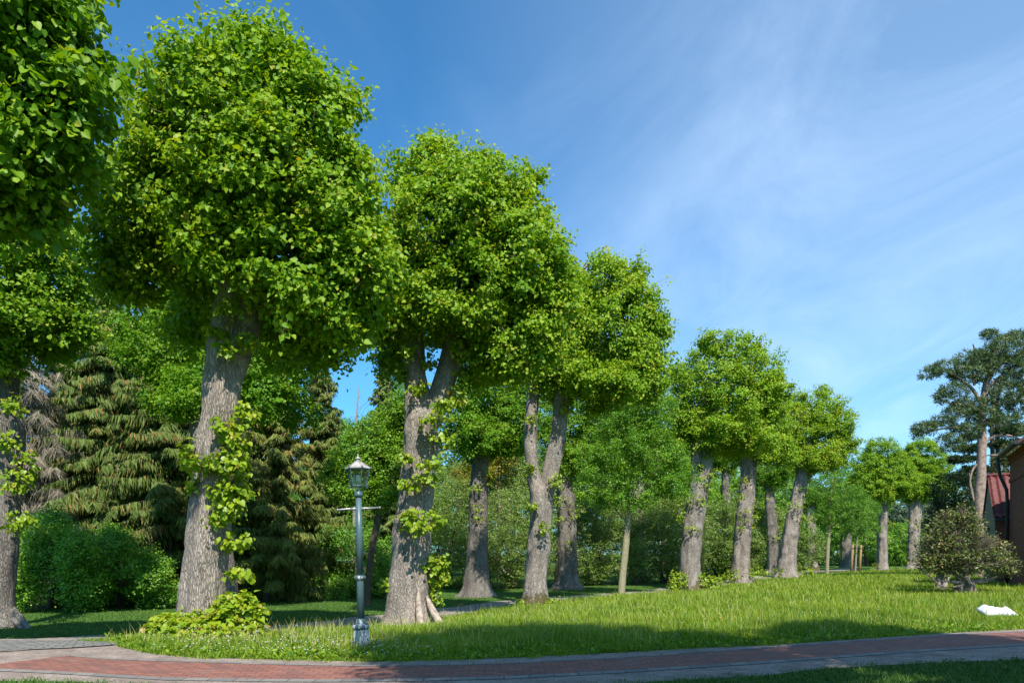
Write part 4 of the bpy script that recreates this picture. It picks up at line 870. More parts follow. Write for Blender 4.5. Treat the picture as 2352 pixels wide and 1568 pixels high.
M['cobble'] = brickmat('grey_cobble', (.24, .23, .215), (.17, .17, .165), (.08, .085, .05), .24, .15, .014, bstr=.8)
M['edging'] = brickmat('granite_edging', (.24, .225, .205), (.15, .15, .15), (.13, .11, .09), .34, .4, .014, grey=(.27, .21, .18))
strip('gravel_verge', MEADOW, LOWER, -400, 3000, 220, 6, .004, M['gravel'])
strip('brick_path', BTOP, BBOT, -290, 3000, 260, 4, .008, M['path'])
off = lambda pts, d: [(x, y + d * (y - HZ) / 270) for x, y in pts]
strip('stone_edging', off(BTOP, 0), off(BTOP, -3.2), 150, 3000, 220, 1, .012, M['edging'])
o = strip('stone_edging', off(BBOT, 6.0), off(BBOT, 0), -50, 3000, 220, 1, .012, M['edging'])
# avenue track behind the front row
def track(name, cl, w, lift, mat):
    C = crom([[*p, 0, 0] for p in cl], 3)[:, :2]; n = len(C); V = []; U = []; s = 0
    for i in range(n):
        t = C[min(i + 1, n - 1)] - C[max(i - 1, 0)]; t /= np.linalg.norm(t); nn = np.array([-t[1], t[0]])
        if i: s += np.linalg.norm(C[i] - C[i - 1])
        for k in range(7):
            wob = 1 + .12 * math.sin(s * 1.7 + k // 4 * 2) + .08 * math.sin(s * 3.1 + k)
            f = k / 6 * 2 - 1; p = C[i] + nn * f * w / 2 * wob; V.append([*p, float(gh(*p)) + lift]); U.append([s, f * w / 2])
    i, j = np.meshgrid(np.arange(n - 1), np.arange(6), indexing='ij'); b0 = i * 7 + j
    Fa = np.stack([b0, b0 + 1, b0 + 8, b0 + 7], -1).reshape(-1, 4)[:, ::-1]
    return tag(link(name, npmesh(name, np.array(V), Fa, uv=np.array(U)), mat), kind='structure')
track('avenue_path', [(-9.2, 11.7), (-8.1, 13.2), (-6.8, 16.4), (-4.6, 20.0), (-1.0, 25.8), (3.4, 31.6), (7.6, 36.0), (14, 45), (24, 60), (40, 80)], 2.2, .018, M['avenue'])
track('cobbled_path', [(-24, 12.6), (-14, 11.9), (-10.2, 11.75), (-8.2, 12.0), (-7.2, 12.6)], 1.5, .022, M['cobble'])

# ------------------------------------------------------------------ grass
def blades(name, P, h, wd, tint, mat, lean=.35):
    n = len(P); d = R.uniform(0, 6.283, n); hd = np.stack([np.cos(d), np.sin(d), np.zeros(n)], 1)
    hd[:, 0] += .25
    B = hd * (lean * R.uniform(.1, 1.3, n))[:, None] + [0, 0, 1.]
    N = hd * 1.0 + [0, 0, .15]; N = -N * 0 + np.stack([np.cos(d), np.sin(d), np.full(n, .2)], 1)
    return instance(name, P, B, N, h, tint, T_BLADE, mat, None, (0, 0, 0), wid=wd, smooth=False)
def field(n, px0, px1, ymin, ymax, pw=1.0):
    """random ground points, denser near the path"""
    u = R.random(n); k = 1 - pw
    Y = np.exp(np.log(ymin) + u * (np.log(ymax) - np.log(ymin))) if abs(k) < 1e-6 else (ymin ** k + u * (ymax ** k - ymin ** k)) ** (1 / k)
    a = R.uniform(px0, px1, n); X = (a - 1176) / F * Y
    return X, Y
def npat(x, y, s, k=0):
    return (np.sin(x * s + k) * np.sin(y * s * 1.3 + 2 * k) + .6 * np.sin(x * s * 2.3 + y * s * 1.1 + k) + .4 * np.sin(x * s * 5.1 - y * s * 4.3)) / 2
X, Y = field(950000, 180, 2500, 9.2, 100, 1.85)
py = HZ + EYE * F / Y; pxx = 1176 + X / Y * F
d = rowd(X, Y)
ed = EYE * F / (edge(MEADOW, pxx) - HZ)
inside = (Y > ed + .0 + .16 * (npat(X, Y, 5) + R.normal(0, .45, len(X)))) & (d < .9 + .5 * npat(X, Y, 1.3, 2))
inside &= ~((X > 17.5) & (Y > 22) & ((X - 24.8) * .88 - (Y - 34) * .48 > -.1))
X, Y, ed, d = X[inside], Y[inside], ed[inside], d[inside]
near = sstep(0, 1.6, Y - ed)
hgt = (.06 + .11 * near * (.45 + .55 * sstep(-4, 1, X)) + .045 * npat(X, Y, .8, 1)) * R.uniform(.5, 1.35, len(X))
hgt = np.where(R.random(len(X)) < .03, hgt * 1.7, hgt) * (1 + .35 * np.clip(npat(X, Y, 1.7, 4), -.6, 1))
wid = (.0042 + .00040 * Y) * R.uniform(.7, 1.3, len(X))
tn = .46 + .17 * npat(X, Y, .55, 3) + .12 * npat(X, Y, 2.3, 8) + R.normal(0, .17, len(X)) + .06 * sstep(14, 30, Y)
tn = np.where(R.random(len(X)) < .03, .97, np.clip(tn, 0, .88))
o = blades('meadow_grass', np.stack([X, Y, gh(X, Y) - .01], 1), np.maximum(hgt, .04), wid, tn, M['grass'])
tag(o, 'tall uncut grass of the meadow strip between path and limes', 'grass', kind='stuff')
k = (R.random(len(X)) < .012 * (1 + npat(X, Y, 1.1, 7))) & (near > .3)
Xs, Ys = X[k], Y[k]
o = blades('seeding_grass', np.stack([Xs, Ys, gh(Xs, Ys)], 1), R.uniform(.24, .46, len(Xs)), (.004 + .0003 * Ys), R.uniform(.86, 1, len(Xs)), M['grass'], .45)
tag(o, 'pale straw coloured seeding stalks standing above the meadow grass', 'grass', kind='stuff')
# lawn and near corner
Xa, Ya = field(150000, -150, 1700, 12.5, 45, 1.9); da = rowd(Xa, Ya)
gp = HZ + (EYE - gh(Xa, Ya)) * F / Ya; ppx = 1176 + Xa / Ya * F
avx = np.interp(Ya, [11.7, 13.2, 16.4, 20, 25.8, 31.6, 36, 45], [-9.2, -8.1, -6.8, -4.6, -1, 3.4, 7.6, 14])
k = (da > .3) & (gp < edge(MEADOW, ppx) - 1 + 3 * npat(Xa, Ya, 6)) & (np.abs(Xa - avx) > 1.35 + .3 * npat(Xa, Ya, 3))
Xb, Yb = field(170000, -200, 2700, 7.2, 12.2, 1.0); pb = HZ + EYE * F / Yb; xb = 1176 + Xb / Yb * F
kb = pb > edge(LOWER, xb) + 1 + 7 * npat(Xb, Yb, 6) + R.normal(0, 3.5, len(Xb))
X = np.concatenate([Xa[k], Xb[kb]]); Y = np.concatenate([Ya[k], Yb[kb]])
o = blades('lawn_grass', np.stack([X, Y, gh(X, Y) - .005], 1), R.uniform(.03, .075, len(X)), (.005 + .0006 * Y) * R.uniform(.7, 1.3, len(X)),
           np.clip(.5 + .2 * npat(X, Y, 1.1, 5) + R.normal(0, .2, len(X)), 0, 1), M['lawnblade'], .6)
tag(o, 'short mown grass on the lawn and the near path corner', 'grass', kind='stuff')
# broad weeds at the meadow rim
X, Y = field(5200, 250, 2400, 9.5, 17, 1.0); pxx = 1176 + X / Y * F; ed = EYE * F / (edge(MEADOW, pxx) - HZ)
k = (Y > ed) & (Y < ed + .9 + R.exponential(.8, len(X))); X, Y = X[k], Y[k]; n = len(X)
X = np.repeat(X, 6) + R.normal(0, .05, n * 6); Y = np.repeat(Y, 6) + R.normal(0, .05, n * 6); n *= 6
dd = rdir(n); dd[:, 2] = np.abs(dd[:, 2]) * .7
o = instance('meadow_weeds', np.stack([X, Y, gh(X, Y) + R.uniform(0, .06, n)], 1), dd, np.array([0, 0, 1.]) + R.normal(size=(n, 3)) * .3, R.uniform(.04, .11, n),
             np.clip(R.normal(.35, .2, n), 0, 1), T_OVAL, M['grass'], None, (0, 0, 0)); tag(o, 'low broad leaved weeds along the grass edge of the path', 'weeds', kind='stuff')
# dandelion clocks and daisies
M['clock'] = simple('seed_head', (.36, .34, .30), .9, spec=.1, var=.15)
M['daisy'] = simple('daisy_white', (.75, .75, .70), .7, var=.05)
M['yellow'] = simple('dandelion_yellow', (.75, .50, .01), .7, var=.1)
M['stalk'] = simple('flower_stalk', (.22, .20, .08), .8, var=.3)
def flowers(name, X, Y, h, r, mat, label, cat, flat=.9, stalks=None):
    z = gh(X, Y); ms = MB(); st = MB()
    for x, y, zz, hh, rr in zip(X, Y, z, h, r):
        lx, ly = random.gauss(0, .03), random.gauss(0, .03)
        c = (x + lx, y + ly, zz + hh)
        ms.lathe([(.02 * rr, -rr * flat), (rr * .75, -rr * .6 * flat), (rr, 0), (rr * .75, rr * .6 * flat), (.02 * rr, rr * flat)], 7, c)
        st.tube([(x, y, zz), (x + lx * .6, y + ly * .6, zz + hh * .6), c], [.003, .0026, .002], 4, False)
    o = ms.build(name, mat, None, True); tag(o, label, cat, kind='stuff')
    if stalks: tag(st.build(stalks, M['stalk'], None), 'thin brownish green stalks of the dandelion clocks in the tall grass', 'stalks', kind='stuff')
def inmeadow(n, x0, x1, y0, y1, pw=1.2):
    X, Y = field(n, x0, x1, y0, y1, pw); pxx = 1176 + X / Y * F; ed = EYE * F / (edge(MEADOW, pxx) - HZ)
    k = (Y > ed + .15) & (rowd(X, Y) < .4); return X[k], Y[k]
X1, Y1 = inmeadow(120, 420, 900, 9.8, 13.5); X2, Y2 = inmeadow(110, 900, 2350, 10, 26, 1.6)
X, Y = np.concatenate([X1, X2]), np.concatenate([Y1, Y2])
flowers('dandelion_clocks', X, Y, R.uniform(.10, .27, len(X)), R.uniform(.009, .021, len(X)), M['clock'], 'pale fluffy dandelion clocks scattered through the tall grass', 'flowers', .9, 'dandelion_stalks')
X1, Y1 = inmeadow(420, 330, 1000, 9.6, 12.5, .8); X2, Y2 = inmeadow(300, 1000, 2350, 10, 26, 1.6)
X, Y = np.concatenate([X1, X2]), np.concatenate([Y1, Y2])
flowers('daisies', X, Y, R.uniform(.04, .16, len(X)), R.uniform(.008, .014, len(X)), M['daisy'], 'small white daisies dotted in the grass by the path', 'flowers', .4)
FG = 'yellow dandelion blooms in the meadow'
for i, (px, py, w) in enumerate([(2332, 1408, 'beside the white sack'), (1650, 1414, 'in the shaded tall grass, left of a close pair'), (1653, 1424, 'in the shaded tall grass, lower of a close pair'),
                                 (1367, 1456, 'low in the shade in mid meadow'), (1395, 1450, 'right of another in mid meadow shade'), (1135, 1449, 'near the path behind the lamp shade')]):
    p = ground_pt(px, py + 12); zz = float(gh(*p)); e = empty('dandelion', (p[0], p[1], zz), 'yellow dandelion bloom ' + w, 'flower', FG)
    hh = .17; a = MB(); a.tube([(0, 0, 0), (.01, 0, hh * .6), (.015, 0, hh)], [.005, .004, .004], 5); a.build('stalk', M['stalk'], e)
    a = MB(); s = .034 if i == 0 else .024; a.lathe([(.3 * s, 0), (s * .8, .3 * s), (s, .6 * s), (.7 * s, .8 * s), (.1 * s, .85 * s)], 12, (.015, 0, hh), 0, .25, 6); a.build('bloom', M['yellow'], e, True)

# ================================================================== LAMP
YL = 11.6; base = ground_pt(830, 1486); YL = base[1]; zb = float(gh(*base)); root = (base[0], base[1], zb)
lamp = empty('street_lamp', root, 'old dark green street lamp with six sided glass lantern and peeling white base', 'street lamp')
k = YL / F
hz_ = lambda py: (1486 - py) * k
lamp.rotation_euler = (0, math.radians(-1.05), 0)
M['lampgreen'] = simple('lamp_paint', (.075, .135, .15), .38, spec=.5, var=.25, vscale=5)
mm, nt, b, out = newmat('peeling_paint')
n = nz(nt, 9, 5, .6, mapping(nt, (1.6, 1.6, .35)), .3); r = ramp(nt, [(.53, (.055, .105, .115)), (.56, (.50, .48, .48))]); nt.links.new(n.outputs[0], r.inputs[0])
nt.links.new(r.outputs[0], b.inputs['Base Color']); b.inputs['Roughness'].default_value = .5; M['peel'] = mm
M['zinc'] = simple('zinc', (.42, .41, .40), .45, metal=.5, var=.3, vscale=20)
M['lead'] = simple('lantern_roof', (.46, .43, .42), .5, metal=.1, var=.35, vscale=14, col2=(.24, .21, .20))
a = MB(); a.lathe([(.165, -.1), (.165, .0), (.152, .05), (.13, hz_(1446)), (.122, hz_(1444))], 60, (0, 0, 0), 0, .06, 20); pl = a.build('plinth', M['peel'], lamp, True)
a = MB(); a.lathe([(.10, hz_(1445)), (.135, hz_(1443)), (.148, hz_(1439)), (.14, hz_(1435)), (.10, hz_(1430)), (.082, hz_(1427)), (.07, hz_(1421)), (.06, hz_(1419))], 32); a.build('base_collar', M['peel'], lamp, True)
a = MB(); a.lathe([(.064, hz_(1422)), (.060, hz_(1332)), (.060, hz_(1330))], 24); a.build('lower_shaft', M['lampgreen'], lamp, True)
a = MB(); a.lathe([(.060, hz_(1333)), (.085, hz_(1329)), (.098, hz_(1326)), (.09, hz_(1323)), (.062, hz_(1320))], 24); a.build('ring', M['peel'], lamp, True)
a = MB(); a.lathe([(.055, hz_(1322)), (.052, hz_(1140))], 24); a.build('upper_shaft', M['lampgreen'], lamp, True)
a = MB(); a.lathe([(.054, hz_(1141)), (.076, hz_(1139)), (.078, hz_(1135)), (.066, hz_(1132)), (.062, hz_(1128)), (.02, hz_(1127))], 24); a.build('shaft_cap', M['lampgreen'], lamp, True)
zc = hz_(1167.5)
for s in (-1, 1):
    a = MB(); a.tube([(s * .045, 0, zc), (s * .12, 0, zc + s * .003), (s * .125, 0, zc + s * .003), (s * .14, 0, zc + s * .003), (s * .15, 0, zc), (s * .35, 0, zc + s * .012), (s * .352, 0, zc + s * .012), (s * .372, 0, zc + s * .012)],
                     [.026, .024, .018, .018, .019, .015, .02, .02], 12); a.build('ladder_arm', M['zinc'], lamp, True)
zb0, zt0, zap = hz_(1116), hz_(1076.5), hz_(1058)
lan = MB(); ROT = math.radians(0)
hexp = lambda r, z, i: np.array([r * math.cos(ROT + i * math.pi / 3), r * math.sin(ROT + i * math.pi / 3), z])
rb, rt = .125, .198
for i in range(6):
    lan.tube([hexp(rb, zb0, i), hexp(rt, zt0, i)], [.0085, .0095], 4)
    lan.tube([hexp(rt, zt0, i), hexp(rt, zt0, i + 1)], [.013, .013], 6); lan.tube([hexp(rb, zb0, i), hexp(rb, zb0, i + 1)], [.010, .010], 6)
    lan.tube([hexp(rt + .012, zt0, i), hexp(rt + .03, zt0 + .018, i), hexp(rt + .022, zt0 + .03, i), hexp(rt + .03, zt0 + .052, i)], [.011, .013, .008, .003], 6)
LN = lan.build('lantern_frame', M['lampgreen'], lamp)
a = MB(); o_ = []
vs = [hexp(rt + .012, zt0 + .008, i) for i in range(6)] + [hexp(.04, zap - .01, i) for i in range(6)] + [hexp(rt + .012, zt0 + .002, i) for i in range(6)] + [hexp(.03, zap - .03, i) for i in range(6)]
a.add(vs, [(i, (i + 1) % 6, 6 + (i + 1) % 6, 6 + i) for i in range(6)] + [(12 + (i + 1) % 6, 12 + i, 18 + i, 18 + (i + 1) % 6) for i in range(6)] + [(i, 12 + i, 12 + (i + 1) % 6, (i + 1) % 6) for i in range(6)] + [tuple(range(6, 12))])
for i in range(6): a.tube([hexp(rt + .008, zt0 + .012, i), hexp(.042, zap - .005, i)], [.006, .006], 4)
RF = a.build('lantern_roof', M['lead'], lamp)
a = MB(); a.lathe([(.036, zap - .012), (.032, zap + .004), (.032, zap + .035), (.052, zap + .038), (.046, zap + .05), (.022, zap + .06), (.012, zap + .07), (.008, zap + .078), (.007, zap + .115), (.001, zap + .125)], 16)
a.build('finial', M['lead'], RF, True)
mm, nt, b, out = newmat('lantern_glass'); b.inputs['Base Color'].default_value = (.8, .9, .86, 1); b.inputs['Roughness'].default_value = .04; b.inputs['Transmission Weight'].default_value = 1; b.inputs['IOR'].default_value = 1.05
b.inputs['Specular IOR Level'].default_value = 1.0
tr_ = nt.nodes.new('ShaderNodeBsdfTransparent'); tr_.inputs[0].default_value = (.82, .88, .86, 1); gl = nt.nodes.new('ShaderNodeBsdfGlossy'); gl.inputs['Roughness'].default_value = .08
ms_ = nt.nodes.new('ShaderNodeMixShader'); ms_.inputs[0].default_value = .12; nt.links.new(tr_.outputs[0], ms_.inputs[1]); nt.links.new(gl.outputs[0], ms_.inputs[2]); nt.links.new(ms_.outputs[0], out.inputs[0]); M['glass'] = mm
for i in range(6):
    a = MB(); c0, c1, c2, c3 = hexp(rb - .004, zb0 + .01, i), hexp(rb - .004, zb0 + .01, i + 1), hexp(rt - .004, zt0 - .01, i + 1), hexp(rt - .004, zt0 - .01, i)
    a.add([c0, c1, c2, c3], [(0, 1, 2, 3)]); a.build('glass_pane', M['glass'], LN)
a = MB(); a.lathe([(.012, zb0 - .01), (.012, zb0 + .09), (.03, zb0 + .09), (.034, zb0 + .10), (.034, zb0 + .145), (.028, zb0 + .15), (.034, zb0 + .155), (.034, zb0 + .175), (.026, zb0 + .19), (.004, zb0 + .197)], 16)
a.build('bulb', simple('bulb_white', (.8, .79, .76), .4, var=.03), lamp, True)
a = MB(); a.tube([(0, 0, hz_(1129)), (0, 0, zb0 + .02)], [.009, .009], 8)
for s in (-1, 1):
    for yy in (0,):
        a.tube([(0, 0, hz_(1128)), (s * .06, 0, hz_(1127.5)), (s * .085, 0, hz_(1124)), (s * .118, 0, zb0 - .008), (s * .15, 0, zb0 + .004), (s * .165, 0, zb0 - .015), (s * .155, 0, zb0 - .035), (s * .138, 0, zb0 - .03), (s * .135, 0, zb0 - .016)],
               [.008] * 6 + [.006, .005, .004], 6)
        a.tube([(0, s * .02, hz_(1128)), (0, s * .085, hz_(1124)), (0, s * .11, zb0 - .008)], [.008] * 3, 6)
a.build('bracket', M['lampgreen'], lamp)

# ================================================================== BUILDING
vb = np.array([.479, .878, 0]); ub = np.array([.878, -.479, 0]); up = np.array([0, 0, 1.])
W0 = np.array([24.8, 34.0, 0]); 
M['wallbrick'] = brickmat('old_wall_brick', (.38, .105, .07), (.23, .065, .048), (.20, .12, .09), .30, .10, .013, grey=(.24, .10, .08), bstr=.6)
M['tile'] = simple('roof_tile', (.16, .028, .024), .65, var=.55, vscale=5)
M['pipe'] = simple('iron_pipe', (.035, .04, .045), .45, var=.2)
M['stone'] = simple('pale_render', (.45, .43, .36), .8, var=.2)
M['rooftop'] = simple('dark_roof', (.12, .05, .04), .7, var=.3)
M['gablewall'] = brickmat('gable_brick', (.34, .27, .21), (.28, .22, .17), (.33, .30, .25), .25, .075, .009)
def uvquad(mbl, a, b_, c, d):
    mbl.append((a, b_, c, d))
def walls(name, quads, mat, parent, root):
    V, U, Fa = [], [], []
    for q_ in quads:
        q_ = [np.array(v, float) for v in q_]; o = len(V); e1 = q_[1] - q_[0]; l1 = np.linalg.norm(e1); e1 /= l1
        for v in q_:
            V.append(v - root); r_ = v - q_[0]; U.append([r_.dot(e1), v[2]])
        Fa.append([o, o + 1, o + 2, o + 3])
    return link(name, npmesh(name, np.array(V), np.array(Fa), uv=np.array(U)), mat, parent)
root = np.array([*W0[:2], float(gh(W0[0], W0[1]))])
bld = empty('brick_building', root, 'old red brick building cut off by the right edge, with gutter and downpipe', 'building')
def wp(u, v, z): return W0 + ub * u + vb * v + up * z
He = 6.45; L_ = 5.2; Dp = 8.0
walls('wall', [(wp(0, -L_, -.4), wp(0, 0, -.4), wp(0, 0, He), wp(0, -L_, He)), (wp(0, 0, -.4), wp(Dp, 0, -.4), wp(Dp, 0, He), wp(0, 0, He)), (wp(Dp, 0, -.4), wp(Dp, -L_, -.4), wp(Dp, -L_, He), wp(Dp, 0, He)), (wp(Dp, -L_, -.4), wp(0, -L_, -.4), wp(0, -L_, He), wp(Dp, -L_, He))], M['wallbrick'], bld, root)
for z0, z1, pr in ((5.1, 5.28, .05), (6.05, 6.2, .05), (6.2, 6.42, .10)):
    walls('brick_course', [(wp(-pr, -L_, z0), wp(-pr, .05, z0), wp(-pr, .05, z1), wp(-pr, -L_, z1)), (wp(0, -L_, z0), wp(0, .05, z0), wp(-pr, .05, z0), wp(-pr, -L_, z0)), (wp(-pr, -L_, z1), wp(-pr, .05, z1), wp(0, .05, z1), wp(0, -L_, z1)), (wp(-pr, .05, z0), wp(0, .05, z0), wp(0, .05, z1), wp(-pr, .05, z1))], M['wallbrick'], bld, root)
a = MB(); th = .14
q0, q1 = wp(-.45, .5, He + .0), wp(-.45, -L_ - .3, He + .0); r0, r1 = wp(Dp / 2, .5, He + 3.6), wp(Dp / 2, -L_ - .3, He + 3.6); s0, s1 = wp(Dp + .45, .5, He), wp(Dp + .45, -L_ - .3, He)
tv = [v - root for v in (q0, q1, r1, r0, s1, s0)]; tv += [v - up * th for v in tv]
a.add(tv, [(0, 1, 2, 3), (3, 2, 4, 5), (9, 8, 7, 6), (11, 10, 8, 9), (0, 6, 7, 1), (5, 4, 10, 11), (0, 3, 9, 6), (3, 5, 11, 9), (1, 7, 8, 2), (2, 8, 10, 4)]); a.build('roof', M['rooftop'], bld)
a = MB(); a.tube([wp(-.52, .55, He - .06) - root, wp(-.52, -L_ - .3, He - .06) - root], [.09, .09], 10); a.build('gutter', M['pipe'], bld)
a = MB(); pu = .25; a.tube([wp(-.5, -.1, He - .08) - root, wp(-.48, -.1, He - .5) - root, wp(-.42, -.15, He - 1.0) - root, wp(-.16, -.2, He - 1.7) - root, wp(-.14, -.2, He - 2.2) - root, wp(-.14, -.2, -.3) - root], [.075] * 6, 10); a.build('downpipe', M['pipe'], bld, True)
# annex
A0 = np.array([25.75, 36.4, 0]); root = np.array([*A0[:2], float(gh(A0[0], A0[1]))])
anx = empty('tiled_annex', root, 'low annex with bright red pantiled roof and pale gable behind the brick building', 'building')
def ap(u, v, z): return A0 + ub * u + vb * v + up * z
ez, rz_, hd_, La = 3.55, 5.85, 2.35, 6.0
walls('wall', [(ap(0, 0, -.4), ap(La, 0, -.4), ap(La, 0, ez), ap(0, 0, ez)), (ap(La, 0, -.4), ap(La, 2 * hd_, -.4), ap(La, 2 * hd_, ez), ap(La, 0, ez)), (ap(La, 2 * hd_, -.4), ap(0, 2 * hd_, -.4), ap(0, 2 * hd_, ez), ap(La, 2 * hd_, ez))], M['wallbrick'], anx, root)
walls('gable', [(ap(0, 2 * hd_, -.4), ap(0, 0, -.4), ap(0, 0, ez), ap(0, 2 * hd_, ez)), (ap(0, 2 * hd_, ez), ap(0, 0, ez), ap(0, hd_, rz_), ap(0, hd_, rz_ + .001))], M['gablewall'], anx, root)
# pantiles: waves across, steps down
NV, NR = 190, 7
V = []; Fa = []
sl = np.array([0, hd_ + .25, rz_ - ez + .25]); 
us = np.linspace(-.08, La, NV)
ring = []
for r_ in range(NR):
    for tt, lift in ((r_ / NR, .10), ((r_ + 1) / NR, .0)):
        row = []
        for u in us:
            w = .055 * math.sin(u * 2 * math.pi / .33) + .02 * math.sin(u * 4 * math.pi / .33)
            p = ap(u, -.25 + tt * (hd_ + .25), ez - .20 + tt * (rz_ - ez + .22) + w + lift + .08); V.append(p - root); row.append(len(V) - 1)
        ring.append(row)
for k_ in range(len(ring) - 1):
    for j_ in range(NV - 1): Fa.append([ring[k_][j_], ring[k_][j_ + 1], ring[k_ + 1][j_ + 1], ring[k_ + 1][j_]])
rf = link('roof', npmesh('roof', np.array(V), np.array(Fa), smooth=False), M['tile'], anx)
walls('roof_back', [(ap(-.08, hd_, rz_ + .1), ap(La, hd_, rz_ + .1), ap(La, 2 * hd_ + .25, ez - .1), ap(-.08, 2 * hd_ + .25, ez - .1))], M['tile'], anx, root)
a = MB(); a.tube([ap(-.1, hd_, rz_ + .14) - root, ap(La, hd_, rz_ + .14) - root], [.10, .10], 8); a.build('ridge', M['tile'], anx)
a = MB(); a.lathe([(.24, rz_ - .1), (.20, rz_ + .3), (.13, rz_ + .75), (.12, rz_ + .85)], 4, tuple(ap(2.05, hd_, 0) - root), .8); a.build('chimney', M['stone'], anx)
a = MB(); a.tube([ap(-.05, -.33, ez - .2) - root, ap(La, -.33, ez - .2) - root], [.07, .07], 8); a.tube([ap(1.35, -.4, ez - .25) - root, ap(1.4, -.4, ez - .9) - root, ap(1.6, -.3, ez - 1.1) - root, ap(1.8, -.1, ez - 1.1) - root], [.09] * 4, 8); a.build('gutter', M['pipe'], anx, True)
a = MB(); a.lathe([(.12, 0), (.13, .45), (.18, .5), (.18, .85), (.14, 1.05), (.05, 1.15)], 10, tuple(ap(1.55, -.55, ez - .2) - root)); a.build('rain_hopper', simple('bluish_zinc', (.10, .17, .20), .5, metal=.3, var=.2), anx)
a = MB(); a.box(ap(-.03, hd_ * 1.0, 2.6) - root, (.03, .28, .45), (ub, vb, up)); a.build('window', M['pipe'], anx)

# ================================================================== SMALL THINGS
p = ground_pt(2290, 1417); zz = float(gh(*p))
e = empty('paper_sack', (p[0], p[1], zz), 'crumpled white paper sack lying in the grass at the right edge', 'sack')
g = np.random.default_rng(3); nx_, ny_ = 26, 16; V = []
for top in (1, 0):
    for j in range(ny_):
        for i in range(nx_):
            u, v = i / (nx_ - 1), j / (ny_ - 1)
            ed_ = min(1, 6 * min(u, 1 - u, v * .9, (1 - v) * .9) + .15)
            h = (.10 + .03 * math.sin(u * 7) + .03 * noise.noise(Vector((u * 7, v * 6, 1)))) * (ed_ ** .5) * (.75 + .5 * v)
            V.append([(u - .5) * .78 + .08 * (v - .5), (v - .5) * .5, (.02 + h) if top else .01])
V = np.array(V); Fa = []
for t_ in (0, 1):
    for j in range(ny_ - 1):
        for i in range(nx_ - 1):
            a_ = t_ * nx_ * ny_ + j * nx_ + i; Fa.append([a_, a_ + 1, a_ + nx_ + 1, a_ + nx_][::1 if t_ == 0 else -1])
bd = [(i, 0) for i in range(nx_)] + [(nx_ - 1, j) for j in range(1, ny_)] + [(i, ny_ - 1) for i in range(nx_ - 2, -1, -1)] + [(0, j) for j in range(ny_ - 2, 0, -1)]
for k_ in range(len(bd)):
    (i, j), (i2, j2) = bd[k_], bd[(k_ + 1) % len(bd)]; a_, b_ = j * nx_ + i, j2 * nx_ + i2; Fa.append([a_, a_ + nx_ * ny_, b_ + nx_ * ny_, b_])
V[:, 2] += .04 + (V[:, 1] + .25) * .2
link('sheet', npmesh('sheet', V, np.array(Fa), smooth=False), simple('white_paper', (.62, .64, .70), .6, var=.1, vscale=5), e)
a = MB(); a.tube([(-.33, -.1, .05), (-.30, .1, .13), (-.22, .21, .2)], [.02, .03, .02], 6); a.build('flap', simple('brown_paper', (.45, .30, .22), .8, var=.3), e)
# litter
RED = simple('red_plastic', (.6, .02, .03), .5, var=.1)
for px, py, w in ((887, 1494, 'beside the lamp foot end of the gravel'), (1263, 1500, 'x')):
    if w == 'x': continue
    p = ground_pt(px, py); e = MB(); e.lathe([(.03, 0), (.034, .006), (.028, .02), (.004, .024)], 9, (0, 0, 0), 0, .2, 4)
    o = e.build('bottle_cap', RED, None); o.location = (p[0], p[1], .012); tag(o, 'tiny scrap of red litter on the gravel strip', 'litter')
# dry scraps blown on to the gravel
X, Y = field(900, -50, 2400, 8.4, 16, 1.0); pxx = 1176 + X / Y * F; pyy = HZ + EYE * F / Y
k = (pyy > edge(MEADOW, pxx) - 2) & (pyy < edge(LOWER, pxx) + 3) & (R.random(len(X)) < .35 + .65 * (np.abs(pyy - edge(MEADOW, pxx)) < 6))
X, Y = X[k], Y[k]; n = len(X); dd = rdir(n); dd[:, 2] *= .15
o = instance('dry_scraps', np.stack([X, Y, np.full(n, .018)], 1), dd, np.array([0, 0, 1.]) + R.normal(size=(n, 3)) * .25, R.uniform(.015, .05, n), R.random(n), T_OVAL, M['deadtwig'], None, (0, 0, 0), wid=R.uniform(.015, .05, n))
tag(o, 'dry brown leaf scraps and twigs scattered over gravel and bricks', 'litter', kind='stuff')
# wire hoop edging in the grass
HG = 'low wire hoops edging the grass'
for k_, (px, py, w) in enumerate([(1060, 1397, 'furthest left, near the forked lime'), (1085, 1394, 'second from the forked lime'), (1110, 1391, 'third from the forked lime'), (1325, 1375, 'left of the pair right of the V forked lime'), (1345, 1373, 'right of the pair right of the V forked lime')]):
    p = ground_pt(px, py + 10); a = MB(); r_ = .2
    a.tube([(-r_, 0, -.05), (-r_, 0, .12)] + [(-r_ * math.cos(t_ * math.pi / 6), 0, .16 + r_ * .8 * math.sin(t_ * math.pi / 6)) for t_ in range(7)] + [(r_, 0, .12), (r_, 0, -.05)], [.009] * 11, 6)
    o = a.build('wire_hoop', M['darkbark'], None); o.location = (p[0], p[1], float(gh(*p))); o.rotation_euler.z = .9
    tag(o, 'rusty wire hoop in the grass, ' + w, 'hoop', HG)
